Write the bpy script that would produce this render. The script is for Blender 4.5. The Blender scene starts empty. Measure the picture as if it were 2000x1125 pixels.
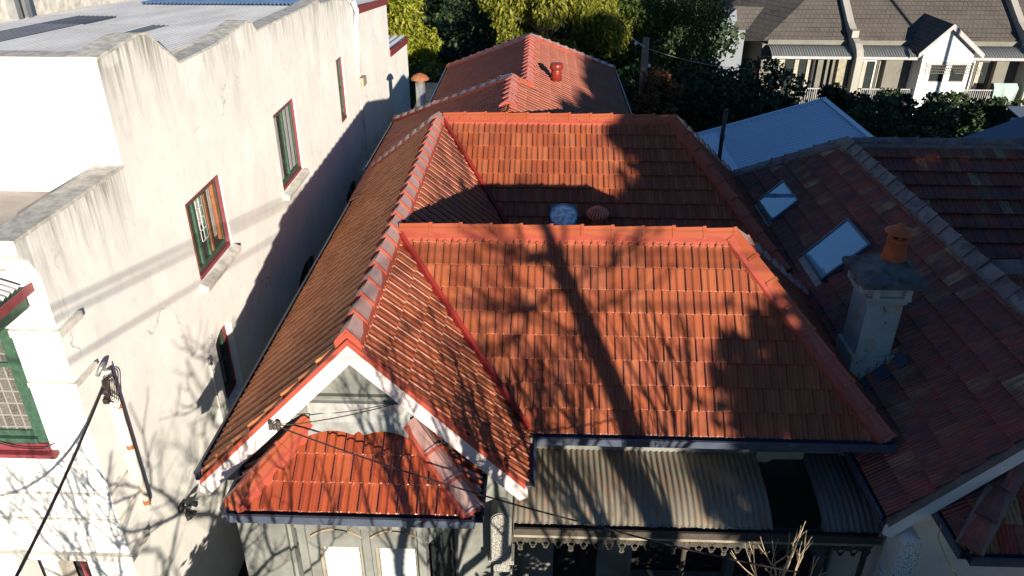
import bpy, bmesh, math, random
import numpy as np
from mathutils import Vector, Matrix
random.seed(7); RNG = np.random.default_rng(11)
C = bpy.context.scene.collection
SC = bpy.context.scene
PI = math.pi
GZ = -10.3            # street level; the drone hovers at the world origin

# ------------------------------------------------------------------ camera, sky, sun
FPX, PITCH, YAW, ROLL = 1523.17, math.radians(28.436), math.radians(1.865), math.radians(0.138)
fw = Vector((-math.sin(YAW)*math.cos(PITCH), math.cos(YAW)*math.cos(PITCH), -math.sin(PITCH)))
r0 = Vector((math.cos(YAW), math.sin(YAW), 0)); u0 = r0.cross(fw)
rt = r0*math.cos(ROLL)+u0*math.sin(ROLL); up = -r0*math.sin(ROLL)+u0*math.cos(ROLL)
cd = bpy.data.cameras.new('camera'); cam = bpy.data.objects.new('camera', cd); C.objects.link(cam)
cd.sensor_width = 36; cd.lens = 36*FPX/2000; cd.clip_start = .1; cd.clip_end = 900
cam.matrix_world = Matrix(((rt.x, up.x, -fw.x, 0), (rt.y, up.y, -fw.y, 0), (rt.z, up.z, -fw.z, 0), (0, 0, 0, 1)))
SC.camera = cam

SUN = Vector((-.426, 1, -.239)).normalized()          # the way the light travels
elev = math.asin(-SUN.z); azim = math.atan2(-SUN.x, -SUN.y)
w = bpy.data.worlds.new('World'); SC.world = w; w.use_nodes = True
nt = w.node_tree; bg = nt.nodes['Background']
sky = nt.nodes.new('ShaderNodeTexSky'); sky.sky_type = 'NISHITA'; sky.sun_disc = False
sky.sun_elevation = elev; sky.sun_rotation = azim; sky.air_density = 1.0; sky.dust_density = 0; sky.ozone_density = 5
nt.links.new(sky.outputs[0], bg.inputs[0]); bg.inputs[1].default_value = .06
sd = bpy.data.lights.new('sun', 'SUN'); so = bpy.data.objects.new('sun', sd); C.objects.link(so)
sd.energy = 5.0; sd.angle = math.radians(.53); sd.color = (1, .90, .76)
so.rotation_euler = SUN.to_track_quat('-Z', 'Y').to_euler(); so.location = (10, -20, 8)
SC.view_settings.view_transform = 'Standard'; SC.view_settings.look = 'None'
SC.view_settings.exposure = .92; SC.view_settings.gamma = 1; SC.view_settings.use_curve_mapping = False
SC.render.engine = 'CYCLES'
SC.cycles.max_bounces = 6; SC.cycles.diffuse_bounces = 3

# ------------------------------------------------------------------ materials
def nodes(m): return m.node_tree.nodes, m.node_tree.links
def mk(name, rough=.8, spec=.5, metal=0):
    m = bpy.data.materials.new(name); m.use_nodes = True
    b = m.node_tree.nodes['Principled BSDF']
    b.inputs['Roughness'].default_value = rough; b.inputs['Specular IOR Level'].default_value = spec; b.inputs['Metallic'].default_value = metal
    return m, b
def rgba(c): return (c[0], c[1], c[2], 1)
def mixc(m, fac, a, b, mode='MIX'):
    N, L = nodes(m); x = N.new('ShaderNodeMix'); x.data_type = 'RGBA'; x.blend_type = mode; x.clamp_factor = True
    for s, v in ((x.inputs[0], fac), (x.inputs[6], a), (x.inputs[7], b)):
        if isinstance(v, (int, float)): s.default_value = v
        elif isinstance(v, tuple): s.default_value = rgba(v)
        else: L.new(v, s)
    return x.outputs[2]
def math_(m, op, a, b=None, c=None):
    N, L = nodes(m); x = N.new('ShaderNodeMath'); x.operation = op
    for i, v in enumerate((a, b, c)):
        if v is None: continue
        if isinstance(v, (int, float)): x.inputs[i].default_value = v
        else: L.new(v, x.inputs[i])
    return x.outputs[0]
def pos(m, scale=(1, 1, 1)):
    N, L = nodes(m); g = N.new('ShaderNodeNewGeometry'); mp = N.new('ShaderNodeMapping'); mp.inputs[3].default_value = scale
    L.new(g.outputs['Position'], mp.inputs[0]); return mp.outputs[0]
def noise(m, scale, vec=None, detail=4, rough=.55, lo=.35, hi=.65):
    N, L = nodes(m); n = N.new('ShaderNodeTexNoise'); n.inputs['Scale'].default_value = scale; n.inputs['Detail'].default_value = detail
    n.inputs['Roughness'].default_value = rough
    L.new(vec if vec is not None else pos(m), n.inputs['Vector'])
    r = N.new('ShaderNodeMapRange'); r.inputs[1].default_value = lo; r.inputs[2].default_value = hi; r.clamp = True
    L.new(n.outputs[0], r.inputs[0]); return r.outputs[0]
def island(m):
    N, L = nodes(m); g = N.new('ShaderNodeNewGeometry'); return g.outputs['Random Per Island']
def ramp(m, fac, stops, const=False):
    N, L = nodes(m); r = N.new('ShaderNodeValToRGB'); e = r.color_ramp.elements
    if const: r.color_ramp.interpolation = 'CONSTANT'
    e[0].position, e[0].color = stops[0][0], rgba(stops[0][1]); e[1].position, e[1].color = stops[1][0], rgba(stops[1][1])
    for p, c in stops[2:]:
        x = e.new(p); x.color = rgba(c)
    L.new(fac, r.inputs[0]); return r.outputs[0]
def bump(m, h, strength=.3, dist=.01):
    N, L = nodes(m); b = N.new('ShaderNodeBump'); b.inputs[0].default_value = strength; b.inputs[1].default_value = dist
    L.new(h, b.inputs['Height']); L.new(b.outputs[0], N['Principled BSDF'].inputs['Normal']); return b
def setc(m, c):
    N, L = nodes(m); L.new(c, N['Principled BSDF'].inputs['Base Color'])
def simple(name, c, rough=.8, var=.25, scale=6, spec=.4, metal=0, bmp=.15, bsc=60):
    m, b = mk(name, rough, spec, metal)
    d = tuple(x*(1-var) for x in c); e = tuple(min(1, x*(1+var*.5)) for x in c)
    setc(m, mixc(m, noise(m, scale, lo=.3, hi=.7), d, e))
    if bmp: bump(m, noise(m, bsc, lo=0, hi=1), bmp, .004)
    return m
M = {}
def tile_mat(name, stops, rough, spec, dirt, dirtamt, bead=True, dscale=2.2):
    m, b = mk(name, rough, spec)
    if 'glossy' in name: b.inputs['Coat Weight'].default_value = .7; b.inputs['Coat Roughness'].default_value = .13
    N, L = nodes(m)
    c = ramp(m, island(m), stops)
    c = mixc(m, math_(m, 'MULTIPLY', noise(m, dscale, lo=.45, hi=.7), dirtamt), c, dirt)
    c = mixc(m, math_(m, 'MULTIPLY', noise(m, 26, lo=.5, hi=.75), dirtamt*.6), c, dirt)
    uv = N.new('ShaderNodeUVMap'); sx = N.new('ShaderNodeSeparateXYZ'); L.new(uv.outputs[0], sx.inputs[0])
    u, v = sx.outputs[0], sx.outputs[1]
    edge = math_(m, 'MULTIPLY', math_(m, 'GREATER_THAN', u, .965), .35)          # grime in the side lap
    c = mixc(m, edge, c, dirt)
    if not bead:
        tn = N.new('ShaderNodeTexNoise'); tn.inputs['Scale'].default_value = 1; mp = N.new('ShaderNodeMapping'); mp.inputs[3].default_value = (9, 1.2, 1); L.new(uv.outputs[0], mp.inputs[0]); av = N.new('ShaderNodeVectorMath'); L.new(mp.outputs[0], av.inputs[0]); L.new(pos(m, (3, 3, 3)), av.inputs[1]); L.new(av.outputs[0], tn.inputs[0])
        c = mixc(m, math_(m, 'MULTIPLY', math_(m, 'GREATER_THAN', tn.outputs[0], .56), .55), c, (.06, .035, .035))
        c = mixc(m, math_(m, 'MULTIPLY', noise(m, 60, lo=.62, hi=.7), .4), c, (.32, .3, .26))
    L.new(c, b.inputs['Base Color'])
    h = noise(m, 45, lo=0, hi=1)
    if bead:   # beaded rib pressed in the clay
        rib = math_(m, 'MULTIPLY', math_(m, 'GREATER_THAN', u, .03), math_(m, 'LESS_THAN', u, .15))
        wv = math_(m, 'SINE', math_(m, 'MULTIPLY', v, 90.))
        h = math_(m, 'ADD', math_(m, 'MULTIPLY', h, .25), math_(m, 'MULTIPLY', rib, wv))
        c2 = mixc(m, math_(m, 'MULTIPLY', rib, math_(m, 'ADD', math_(m, 'MULTIPLY', wv, .35), .4)), c, dirt); L.new(c2, b.inputs['Base Color'])
    bump(m, h, .55, .004)
    return m
M['tile'] = tile_mat('red_tile', [(0, (.26, .064, .026)), (.35, (.30, .079, .031)), (.7, (.325, .09, .036)), (1, (.35, .108, .048))], .46, .38, (.18, .055, .04), .5)
M['tile_brown'] = tile_mat('brown_orange_tile', [(0, (.46, .15, .05)), (.4, (.54, .19, .07)), (1, (.58, .24, .10))], .5, .4, (.2, .08, .035), .5)
M['tile_gloss'] = tile_mat('glossy_red_tile', [(0, (.29, .056, .02)), (.5, (.34, .072, .025)), (1, (.38, .09, .035))], .26, .9, (.22, .04, .02), .3)
M['tile_rear'] = tile_mat('pinkish_tile', [(0, (.27, .072, .038)), (.5, (.31, .09, .05)), (1, (.34, .12, .07))], .5, .35, (.24, .07, .05), .4)
M['tile_old'] = tile_mat('old_dark_tile', [(0, (.27, .055, .032)), (.2, (.33, .062, .034)), (.36, (.22, .062, .048)), (.52, (.37, .075, .036)), (.66, (.22, .068, .052)), (.82, (.33, .09, .044)), (.95, (.34, .15, .07)), (1, (.46, .29, .14))], .45, .5, (.085, .038, .032), .8, False, 3.5)
M['cap'] = tile_mat('red_ridge_cap', [(0, (.31, .07, .028)), (.5, (.34, .08, .034)), (1, (.36, .095, .044))], .3, .5, (.33, .1, .06), .3)
M['cap_grey'] = tile_mat('weathered_sheen_ridge_cap', [(0, (.38, .25, .22)), (.5, (.42, .27, .24)), (1, (.44, .31, .28))], .3, .6, (.34, .15, .12), .45)  # lilac sheen of reflected sky put into the weathered cap colour
M['cap_old'] = tile_mat('old_grey_ridge_cap', [(0, (.17, .12, .12)), (.5, (.2, .16, .16)), (1, (.26, .22, .2))], .6, .4, (.08, .07, .07), .6, False)
M['mortar_red'] = simple('red_pointing', (.36, .07, .043), .45, .15)
M['mortar_old'] = simple('grey_pointing', (.2, .16, .14), .9, .4)
M['valley'] = simple('red_valley_metal', (.24, .026, .022), .35, .1)
M['barge'] = simple('pink_white_paint', (.72, .62, .59), .5, .06, 3)
M['white_trim'] = simple('white_trim_paint', (.72, .72, .70), .5, .1, 3)
M['gutter_blue'] = simple('dark_slate_gutter', (.07, .085, .12), .35, .2)
M['render_green'] = simple('grey_green_render', (.20, .205, .185), .9, .38, 2.6, bmp=.5, bsc=28)
M['render_dim'] = simple('beige_fascia', (.30, .27, .2), .8, .3, 4)
M['moulding'] = simple('brown_moulding', (.36, .29, .2), .8, .3, 5)
M['lead'] = simple('lead_flashing', (.36, .36, .34), .5, .3, 8)
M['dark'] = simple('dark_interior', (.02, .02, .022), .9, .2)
M['dark_wood'] = simple('dark_painted_wood', (.07, .055, .045), .7, .3)
M['maroon'] = simple('maroon_paint', (.24, .05, .06), .45, .2, 9)
M['green'] = simple('green_paint', (.05, .105, .07), .5, .35, 14)
M['orange_wood'] = simple('orange_timber', (.28, .11, .05), .6, .3, 20)
M['curtain'] = simple('cream_curtain', (.40, .37, .31), .9, .3, 8)
M['iron'] = simple('dark_iron', (.03, .03, .032), .5, .3)
M['lace'] = simple('weathered_lacework', (.085, .075, .06), .7, .4, 30)
M['cable'] = simple('black_cable', (.025, .02, .02), .5, .2)
M['terracotta'] = simple('terracotta', (.42, .10, .035), .7, .25, 8)
M['turbine_paint'] = simple('faded_red_paint', (.80, .24, .15), .35, .2, 8)
M['rust'] = simple('rusty_metal', (.32, .12, .05), .8, .5, 30)
M['galv'] = simple('galvanised_metal', (.42, .43, .44), .35, .2, 5, metal=.7)
M['vent_red'] = simple('red_vent_metal', (.24, .03, .02), .25, .12, metal=.1)
M['timber_pole'] = simple('grey_timber', (.22, .17, .12), .9, .4, 12)
M['bark'] = simple('bark', (.13, .10, .075), .9, .4, 9, bmp=.6, bsc=25)
M['pale_bark'] = simple('pale_twigs', (.42, .33, .22), .8, .3, 20)
M['soil'] = simple('soil', (.05, .045, .03), .95, .5, 1.2)
M['asphalt'] = simple('asphalt', (.05, .05, .052), .9, .2, 8)
M['paving'] = simple('concrete_paving', (.24, .23, .21), .9, .25, 3)
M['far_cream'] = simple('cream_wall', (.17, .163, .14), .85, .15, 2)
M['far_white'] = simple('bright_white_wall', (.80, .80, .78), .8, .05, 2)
M['far_grey'] = simple('grey_trim', (.36, .36, .36), .7, .15, 3)
M['pale_wall'] = simple('pale_divider_wall', (.34, .325, .29), .85, .12, 1.5)
M['blue_grey'] = simple('blue_grey_shaded_wall', (.2, .22, .25), .8, .1, 3)  # dormer wall: tree shade put into the blue-grey colour
M['towel'] = simple('pale_green_towel', (.33, .43, .40), .95, .15, 6)
M['blind'] = simple('white_blind', (.42, .42, .42), .6, .04, 3)
M['pvc'] = simple('aged_white_pipe', (.74, .68, .58), .55, .25, 7)
# glass
m, b = mk('window_glass', .04, .8); b.inputs['Base Color'].default_value = (.03, .035, .035, 1); M['glass'] = m
m, b = mk('skylight_glass', .05, 1.0); b.inputs['Base Color'].default_value = (.30, .46, .60, 1); b.inputs['Coat Weight'].default_value = 1
setc(m, mixc(m, noise(m, 1.5), (.15, .33, .48), (.2, .38, .53))); M['sky_glass'] = m
m, b = mk('dome_acrylic', .16, 1.0); setc(m, ramp(m, noise(m, 14, detail=6, lo=.3, hi=.7), [(0, (.42, .50, .55)), (.5, (.6, .68, .72)), (.65, (1, 1, 1))])); bump(m, noise(m, 30, lo=0, hi=1), .8, .01); M['dome'] = m
# lead light: panes and cames from a brick pattern in the plane of the window
def leadlight():
    m, b = mk('leadlight_glass', .25, .5); N, L = nodes(m)
    br = N.new('ShaderNodeTexBrick'); br.offset = 0; br.inputs['Scale'].default_value = 1; br.inputs['Mortar Size'].default_value = .009
    br.inputs['Brick Width'].default_value = .105; br.inputs['Row Height'].default_value = .16
    for i, c in ((1, (.07, .055, .045)), (2, (.12, .11, .1)), (3, (.25, .25, .23))): br.inputs[i].default_value = rgba(c)
    g = N.new('ShaderNodeNewGeometry'); s = N.new('ShaderNodeSeparateXYZ'); c = N.new('ShaderNodeCombineXYZ')
    L.new(g.outputs['Position'], s.inputs[0]); L.new(s.outputs[0], c.inputs[0]); L.new(s.outputs[2], c.inputs[1]); L.new(c.outputs[0], br.inputs[0])
    x = mixc(m, math_(m, 'MULTIPLY', noise(m, 60, lo=.45, hi=.55), .35), br.outputs[0], (.3, .3, .27)); L.new(x, b.inputs['Base Color']); return m
M['leadlight'] = leadlight()
# painted brick wall with black run-off streaks under the copings
def painted_brick(name, base, streak_top, streak_len, axis='y'):
    m, b = mk(name, .75, .3); N, L = nodes(m)
    g = N.new('ShaderNodeNewGeometry'); s = N.new('ShaderNodeSeparateXYZ'); c = N.new('ShaderNodeCombineXYZ')
    L.new(g.outputs['Position'], s.inputs[0]); L.new(s.outputs[1 if axis == 'y' else 0], c.inputs[0]); L.new(s.outputs[2], c.inputs[1])
    br = N.new('ShaderNodeTexBrick'); br.inputs['Scale'].default_value = 1; br.inputs['Mortar Size'].default_value = .005; br.inputs['Mortar Smooth'].default_value = .6
    br.inputs['Brick Width'].default_value = .24; br.inputs['Row Height'].default_value = .086
    L.new(c.outputs[0], br.inputs[0])
    col = mixc(m, noise(m, .9, detail=5), tuple(x*.93 for x in base), base)
    col = mixc(m, math_(m, 'MULTIPLY', noise(m, 7, pos(m, (1, 1, .6)), lo=.5, hi=.8), .3), col, (.55, .52, .47))
    col = mixc(m, math_(m, 'MULTIPLY', noise(m, 1.6, pos(m, (1, 1, .4)), detail=6, lo=.5, hi=.75), .25), col, (.55, .53, .49))
    col = mixc(m, math_(m, 'MULTIPLY', noise(m, 40, pos(m, (1, 1, 2)), lo=.66, hi=.72), .6), col, (.25, .22, .18))      # flaked spots
    # streaks
    st = noise(m, 3.2, pos(m, (1.2, 1.2, .16)), detail=6, rough=.7, lo=.44, hi=.68)
    fine = noise(m, 12, pos(m, (1.5, 1.5, .1)), detail=4, lo=.35, hi=.75)
    lvl = N.new('ShaderNodeMapRange'); lvl.inputs[1].default_value = streak_top-streak_len; lvl.inputs[2].default_value = streak_top; zz = math_(m, 'ADD', s.outputs[2], math_(m, 'MULTIPLY', math_(m, 'MAXIMUM', math_(m, 'SUBTRACT', s.outputs[1], 9.), 0.), .08)) if axis == 'y' else s.outputs[2]
    if axis == 'y': zz = math_(m, 'ADD', zz, math_(m, 'MULTIPLY', math_(m, 'LESS_THAN', s.outputs[1], 8.46), 1.22))
    L.new(zz, lvl.inputs[0])
    edge = math_(m, 'POWER', lvl.outputs[0], 2.2)
    f = math_(m, 'MULTIPLY', edge, math_(m, 'MULTIPLY', st, math_(m, 'ADD', math_(m, 'MULTIPLY', fine, .7), .3)))
    top = math_(m, 'MULTIPLY', math_(m, 'POWER', lvl.outputs[0], 6.), .7)
    f = math_(m, 'MINIMUM', math_(m, 'ADD', math_(m, 'MULTIPLY', f, .95), math_(m, 'MULTIPLY', top, fine)), .8)
    col = mixc(m, f, col, (.19, .18, .15))
    vr = N.new('ShaderNodeTexVoronoi'); vr.feature = 'DISTANCE_TO_EDGE'; vr.inputs['Scale'].default_value = .55; dn_ = N.new('ShaderNodeVectorMath'); nz = N.new('ShaderNodeTexNoise'); nz.inputs['Scale'].default_value = 3.; L.new(pos(m), nz.inputs[0])
    sc_ = N.new('ShaderNodeVectorMath'); sc_.operation = 'SCALE'; sc_.inputs[3].default_value = .5; L.new(nz.outputs['Color'], sc_.inputs[0]); L.new(pos(m), dn_.inputs[0]); L.new(sc_.outputs[0], dn_.inputs[1]); L.new(dn_.outputs[0], vr.inputs['Vector'])
    crack = math_(m, 'MULTIPLY', math_(m, 'LESS_THAN', vr.outputs['Distance'], .004), noise(m, .8, lo=.5, hi=.6))
    col = mixc(m, math_(m, 'MULTIPLY', crack, .5), col, (.3, .28, .25))
    col = mixc(m, math_(m, 'MULTIPLY', noise(m, 1.1, detail=1, lo=.62, hi=.64), .35), col, (.97, .96, .92))
    L.new(col, b.inputs['Base Color'])
    hh = math_(m, 'ADD', br.outputs['Fac'], math_(m, 'MULTIPLY', noise(m, 90, lo=0, hi=1), -.6))
    bb = bump(m, hh, .22, .005); bb.invert = True
    return m
WHITE = (.91, .89, .83)
M['white_wall'] = painted_brick('painted_white_brick', WHITE, -1.85, 2.0)
M['white_front'] = painted_brick('painted_white_front', (.86, .84, .79), -1.75, .9, 'x')
M['coping'] = simple('mossy_coping', (.60, .575, .51), .95, .4, 9, bmp=.6)
M['deck'] = simple('pinkish_cement_deck', (.40, .35, .325), .9, .25, 2)
M['string'] = simple('weathered_white_string', (.68, .64, .56), .85, .35, 6)
# metal roofing
def metal(name, base, alt, rust=0, rough=.5, scale=3.):
    m, b = mk(name, rough, .5, .15)
    c = mixc(m, noise(m, scale, pos(m, (1, .25, .6))), base, alt)
    if rust:
        c = mixc(m, math_(m, 'MULTIPLY', noise(m, 7, pos(m, (4, .6, .6)), detail=6, lo=.54, hi=.66), rust), c, (.30, .12, .055))
        c = mixc(m, math_(m, 'MULTIPLY', noise(m, 2.2, pos(m, (1, 1, 1)), lo=.5, hi=.75), rust*.6), c, (.16, .11, .08))
    setc(m, c); bump(m, noise(m, 60, lo=0, hi=1), .1, .003); return m
M['ver_metal'] = metal('rust_streaked_corrugated', (.26, .235, .18), (.18, .16, .125), .8, .55)
M['ver_metal_dark'] = metal('dark_rusty_corrugated', (.17, .17, .16), (.09, .09, .085), .7, .6)
M['grey_roof'] = metal('weathered_grey_corrugated', (.60, .60, .60), (.76, .76, .75), .12, .6, 2.)
M['far_metal'] = metal('grey_curved_corrugated', (.17, .18, .18), (.21, .22, .22), 0, .5)
M['pale_metal'] = metal('pale_zinc_sheet', (.50, .64, .76), (.53, .67, .79), 0, .45, .8)
M['blue_metal'] = metal('dark_blue_steel', (.12, .15, .2), (.14, .17, .22), 0, .5)
M['blue_sheet'] = metal('blue_translucent_sheet', (.12, .22, .42), (.2, .32, .5), 0, .4)
M['dark_strip'] = metal('dark_grey_strip', (.1, .11, .14), (.14, .15, .17), 0, .5)  # for dark strips along the flutes of the main roof
# grey concrete roof tiles of the far terraces
def far_tiles():
    m, b = mk('grey_brown_roof_tiles', .75, .3); N, L = nodes(m)
    g = N.new('ShaderNodeNewGeometry'); s = N.new('ShaderNodeSeparateXYZ'); c = N.new('ShaderNodeCombineXYZ')
    L.new(g.outputs['Position'], s.inputs[0]); L.new(math_(m, 'ADD', s.outputs[0], math_(m, 'MULTIPLY', s.outputs[1], .0)), c.inputs[0]); L.new(s.outputs[2], c.inputs[1])
    br = N.new('ShaderNodeTexBrick'); br.inputs['Scale'].default_value = 1; br.inputs['Mortar Size'].default_value = .018
    br.inputs['Brick Width'].default_value = .30; br.inputs['Row Height'].default_value = .22
    for i, k in ((1, (.08, .07, .06)), (2, (.10, .088, .077)), (3, (.04, .036, .033))): br.inputs[i].default_value = rgba(k)
    L.new(c.outputs[0], br.inputs[0])
    col = mixc(m, math_(m, 'MULTIPLY', noise(m, .6), .45), br.outputs[0], (.13, .115, .1)); L.new(col, b.inputs['Base Color'])
    bb = bump(m, br.outputs['Fac'], .5, .02); bb.invert = True
    return m
M['far_tile'] = far_tiles()
# stucco pier ends with worm-like texture
m, b = mk('vermiculated_stucco', .85, .3)
vo = noise(m, 70, pos(m, (1, 1, .6)), detail=1, lo=.38, hi=.5)
setc(m, mixc(m, vo, (.2, .19, .16), (.34, .33, .29))); bump(m, vo, .8, .01); M['vermic'] = m
m, b = mk('white_vermiculated_stucco', .8, .3)
vo = noise(m, 60, pos(m, (1, 1, .6)), detail=1, lo=.36, hi=.44)
setc(m, mixc(m, vo, (.25, .26, .27), (.75, .76, .76))); bump(m, vo, .8, .01); M['vermic_white'] = m
m, b = mk('chimney_render', .85, .3)
c = mixc(m, noise(m, 2.4, detail=6), (.34, .35, .34), (.48, .49, .47)); c = mixc(m, noise(m, 4.5, detail=5, lo=.58, hi=.64), c, (.50, .36, .2))
setc(m, mixc(m, noise(m, 11, detail=5, lo=.62, hi=.7), c, (.12, .11, .09))); bump(m, noise(m, 50, lo=0, hi=1), .5, .006); M['chimney'] = m
M['chimney_cap'] = simple('sooty_cement_cap', (.12, .12, .12), .8, .7, 5, bmp=.6)
def leaf(name, a, b_, c_, trans=.25):
    m, b = mk(name, .55, .35)
    col = ramp(m, island(m), [(0, a), (.55, b_), (1, c_)]); setc(m, col)
    N, L = nodes(m); t = N.new('ShaderNodeBsdfTranslucent'); L.new(col, t.inputs[0]); x = N.new('ShaderNodeMixShader'); x.inputs[0].default_value = trans
    L.new(b.outputs[0], x.inputs[1]); L.new(t.outputs[0], x.inputs[2]); L.new(x.outputs[0], N['Material Output'].inputs[0]); return m
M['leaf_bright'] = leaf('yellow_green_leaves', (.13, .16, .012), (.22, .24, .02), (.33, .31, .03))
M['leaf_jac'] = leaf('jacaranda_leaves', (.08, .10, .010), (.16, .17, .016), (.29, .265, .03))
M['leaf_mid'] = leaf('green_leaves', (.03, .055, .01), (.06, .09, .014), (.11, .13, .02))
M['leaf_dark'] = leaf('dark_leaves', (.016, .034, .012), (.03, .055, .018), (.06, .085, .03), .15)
M['leaf_red'] = leaf('reddish_leaves', (.05, .06, .02), (.14, .06, .025), (.3, .11, .04))

# ------------------------------------------------------------------ object helpers
ORG = {}
def tag(o, label=None, cat=None, group=None, kind=None):
    for k, v in (('label', label), ('category', cat), ('group', group), ('kind', kind)):
        if v: o[k] = v
    return o
def thing(name, loc, label, cat, group=None):
    o = bpy.data.objects.new(name, None); C.objects.link(o); o.location = loc; o.empty_display_size = .2
    ORG[o.name] = Vector(loc); return tag(o, label, cat, group)
def link_mesh(name, verts, faces, mat, parent=None, smooth=False, uvs=None, fixn=True, label=None):
    V = np.array(verts, dtype=float).reshape(-1, 3)
    if parent is not None: org = ORG[parent.name]
    else:
        lo, hi = V.min(0), V.max(0); org = Vector(((lo[0]+hi[0])/2, (lo[1]+hi[1])/2, lo[2]))
    V = V-np.array(org)
    me = bpy.data.meshes.new(name); me.from_pydata([tuple(v) for v in V], [], faces)
    if uvs is not None:
        ul = me.uv_layers.new(name='UVMap'); ul.data.foreach_set('uv', np.array(uvs, dtype=np.float32).ravel())
    if fixn:
        bm = bmesh.new(); bm.from_mesh(me); bmesh.ops.recalc_face_normals(bm, faces=bm.faces); bm.to_mesh(me); bm.free()
    if smooth: me.polygons.foreach_set('use_smooth', [True]*len(me.polygons))
    me.materials.append(M[mat]); me.update()
    o = bpy.data.objects.new(name, me); C.objects.link(o)
    if parent is not None: o.parent = parent
    else: o.location = org
    ORG[o.name] = Vector(org)
    if label: o['label'] = label
    return o
class MB:
    def __init__(s, T=None): s.v = []; s.f = []; s.T = T
    def add(s, vs, fs):
        n = len(s.v)
        if s.T: vs = [s.T(*p) for p in vs]
        s.v += [tuple(p) for p in vs]; s.f += [tuple(i+n for i in f) for f in fs]; return s
    def box(s, x0, x1, y0, y1, z0, z1):
        return s.add([(x0,y0,z0),(x1,y0,z0),(x1,y1,z0),(x0,y1,z0),(x0,y0,z1),(x1,y0,z1),(x1,y1,z1),(x0,y1,z1)],
                     [(0,1,2,3),(4,5,6,7),(0,1,5,4),(1,2,6,5),(2,3,7,6),(3,0,4,7)])
    def prism(s, pts, d):     # polygon of 3-D points pushed by vector d
        n = len(pts); d = Vector(d); a = [Vector(p) for p in pts]
        return s.add([tuple(p) for p in a]+[tuple(p+d) for p in a], [tuple(range(n)), tuple(range(n, 2*n))]+[(i, (i+1) % n, (i+1) % n+n, i+n) for i in range(n)])
    def tube(s, pts, r, seg=8, caps=True):
        pts = [Vector(p) for p in pts]; n = len(pts); rs = r if isinstance(r, (list, tuple)) else [r]*n; vs = []; fs = []
        prev = None
        for i, p in enumerate(pts):
            t = (pts[min(i+1, n-1)]-pts[max(i-1, 0)]).normalized()
            a = t.cross(Vector((0, 0, 1))) if prev is None else prev-t*prev.dot(t)
            if a.length < 1e-4: a = t.cross(Vector((1, 0, 0)))
            a.normalize(); prev = a; b = t.cross(a)
            for k in range(seg):
                g = 2*PI*k/seg; vs.append(tuple(p+(a*math.cos(g)+b*math.sin(g))*rs[i]))
        for i in range(n-1):
            for k in range(seg): fs.append((i*seg+k, i*seg+(k+1) % seg, (i+1)*seg+(k+1) % seg, (i+1)*seg+k))
        if caps: fs += [tuple(range(seg)), tuple(range((n-1)*seg, n*seg))]
        return s.add(vs, fs)
    def lathe(s, prof, c, seg=20, axis=None):    # prof: (radius, height)
        vs = []; fs = []; n = len(prof)
        for r, h in prof:
            for k in range(seg):
                g = 2*PI*k/seg; vs.append((c[0]+r*math.cos(g), c[1]+r*math.sin(g), c[2]+h))
        for i in range(n-1):
            for k in range(seg): fs.append((i*seg+k, i*seg+(k+1) % seg, (i+1)*seg+(k+1) % seg, (i+1)*seg+k))
        fs += [tuple(range(seg)), tuple(range((n-1)*seg, n*seg))]
        return s.add(vs, fs)
    def holed(s, c0, c1, a0, a1, z0, z1, holes):    # wall slab in local (a, d, z); holes (a0,a1,z0,z1)
        zs = sorted({z0, z1, *[h[2] for h in holes if z0 < h[2] < z1], *[h[3] for h in holes if z0 < h[3] < z1]})
        for za, zb in zip(zs, zs[1:]):
            zm = (za+zb)/2; cuts = [a0]
            for h in sorted([h for h in holes if h[2] < zm < h[3]]): cuts += [h[0], h[1]]
            cuts.append(a1)
            for i in range(0, len(cuts), 2):
                if cuts[i+1]-cuts[i] > 1e-4: s.box(cuts[i], cuts[i+1], c0, c1, za, zb)
        return s
    def build(s, name, mat, parent=None, smooth=False, label=None, fixn=True):
        return link_mesh(name, s.v, s.f, mat, parent, smooth, None, fixn, label)
def TX(x): return lambda a, d, z: (x+d, a, z)            # local (a along y, d outward +x)
def TY(y): return lambda a, d, z: (a, y-d, z)            # local (a along x, d outward to the street)

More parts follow.
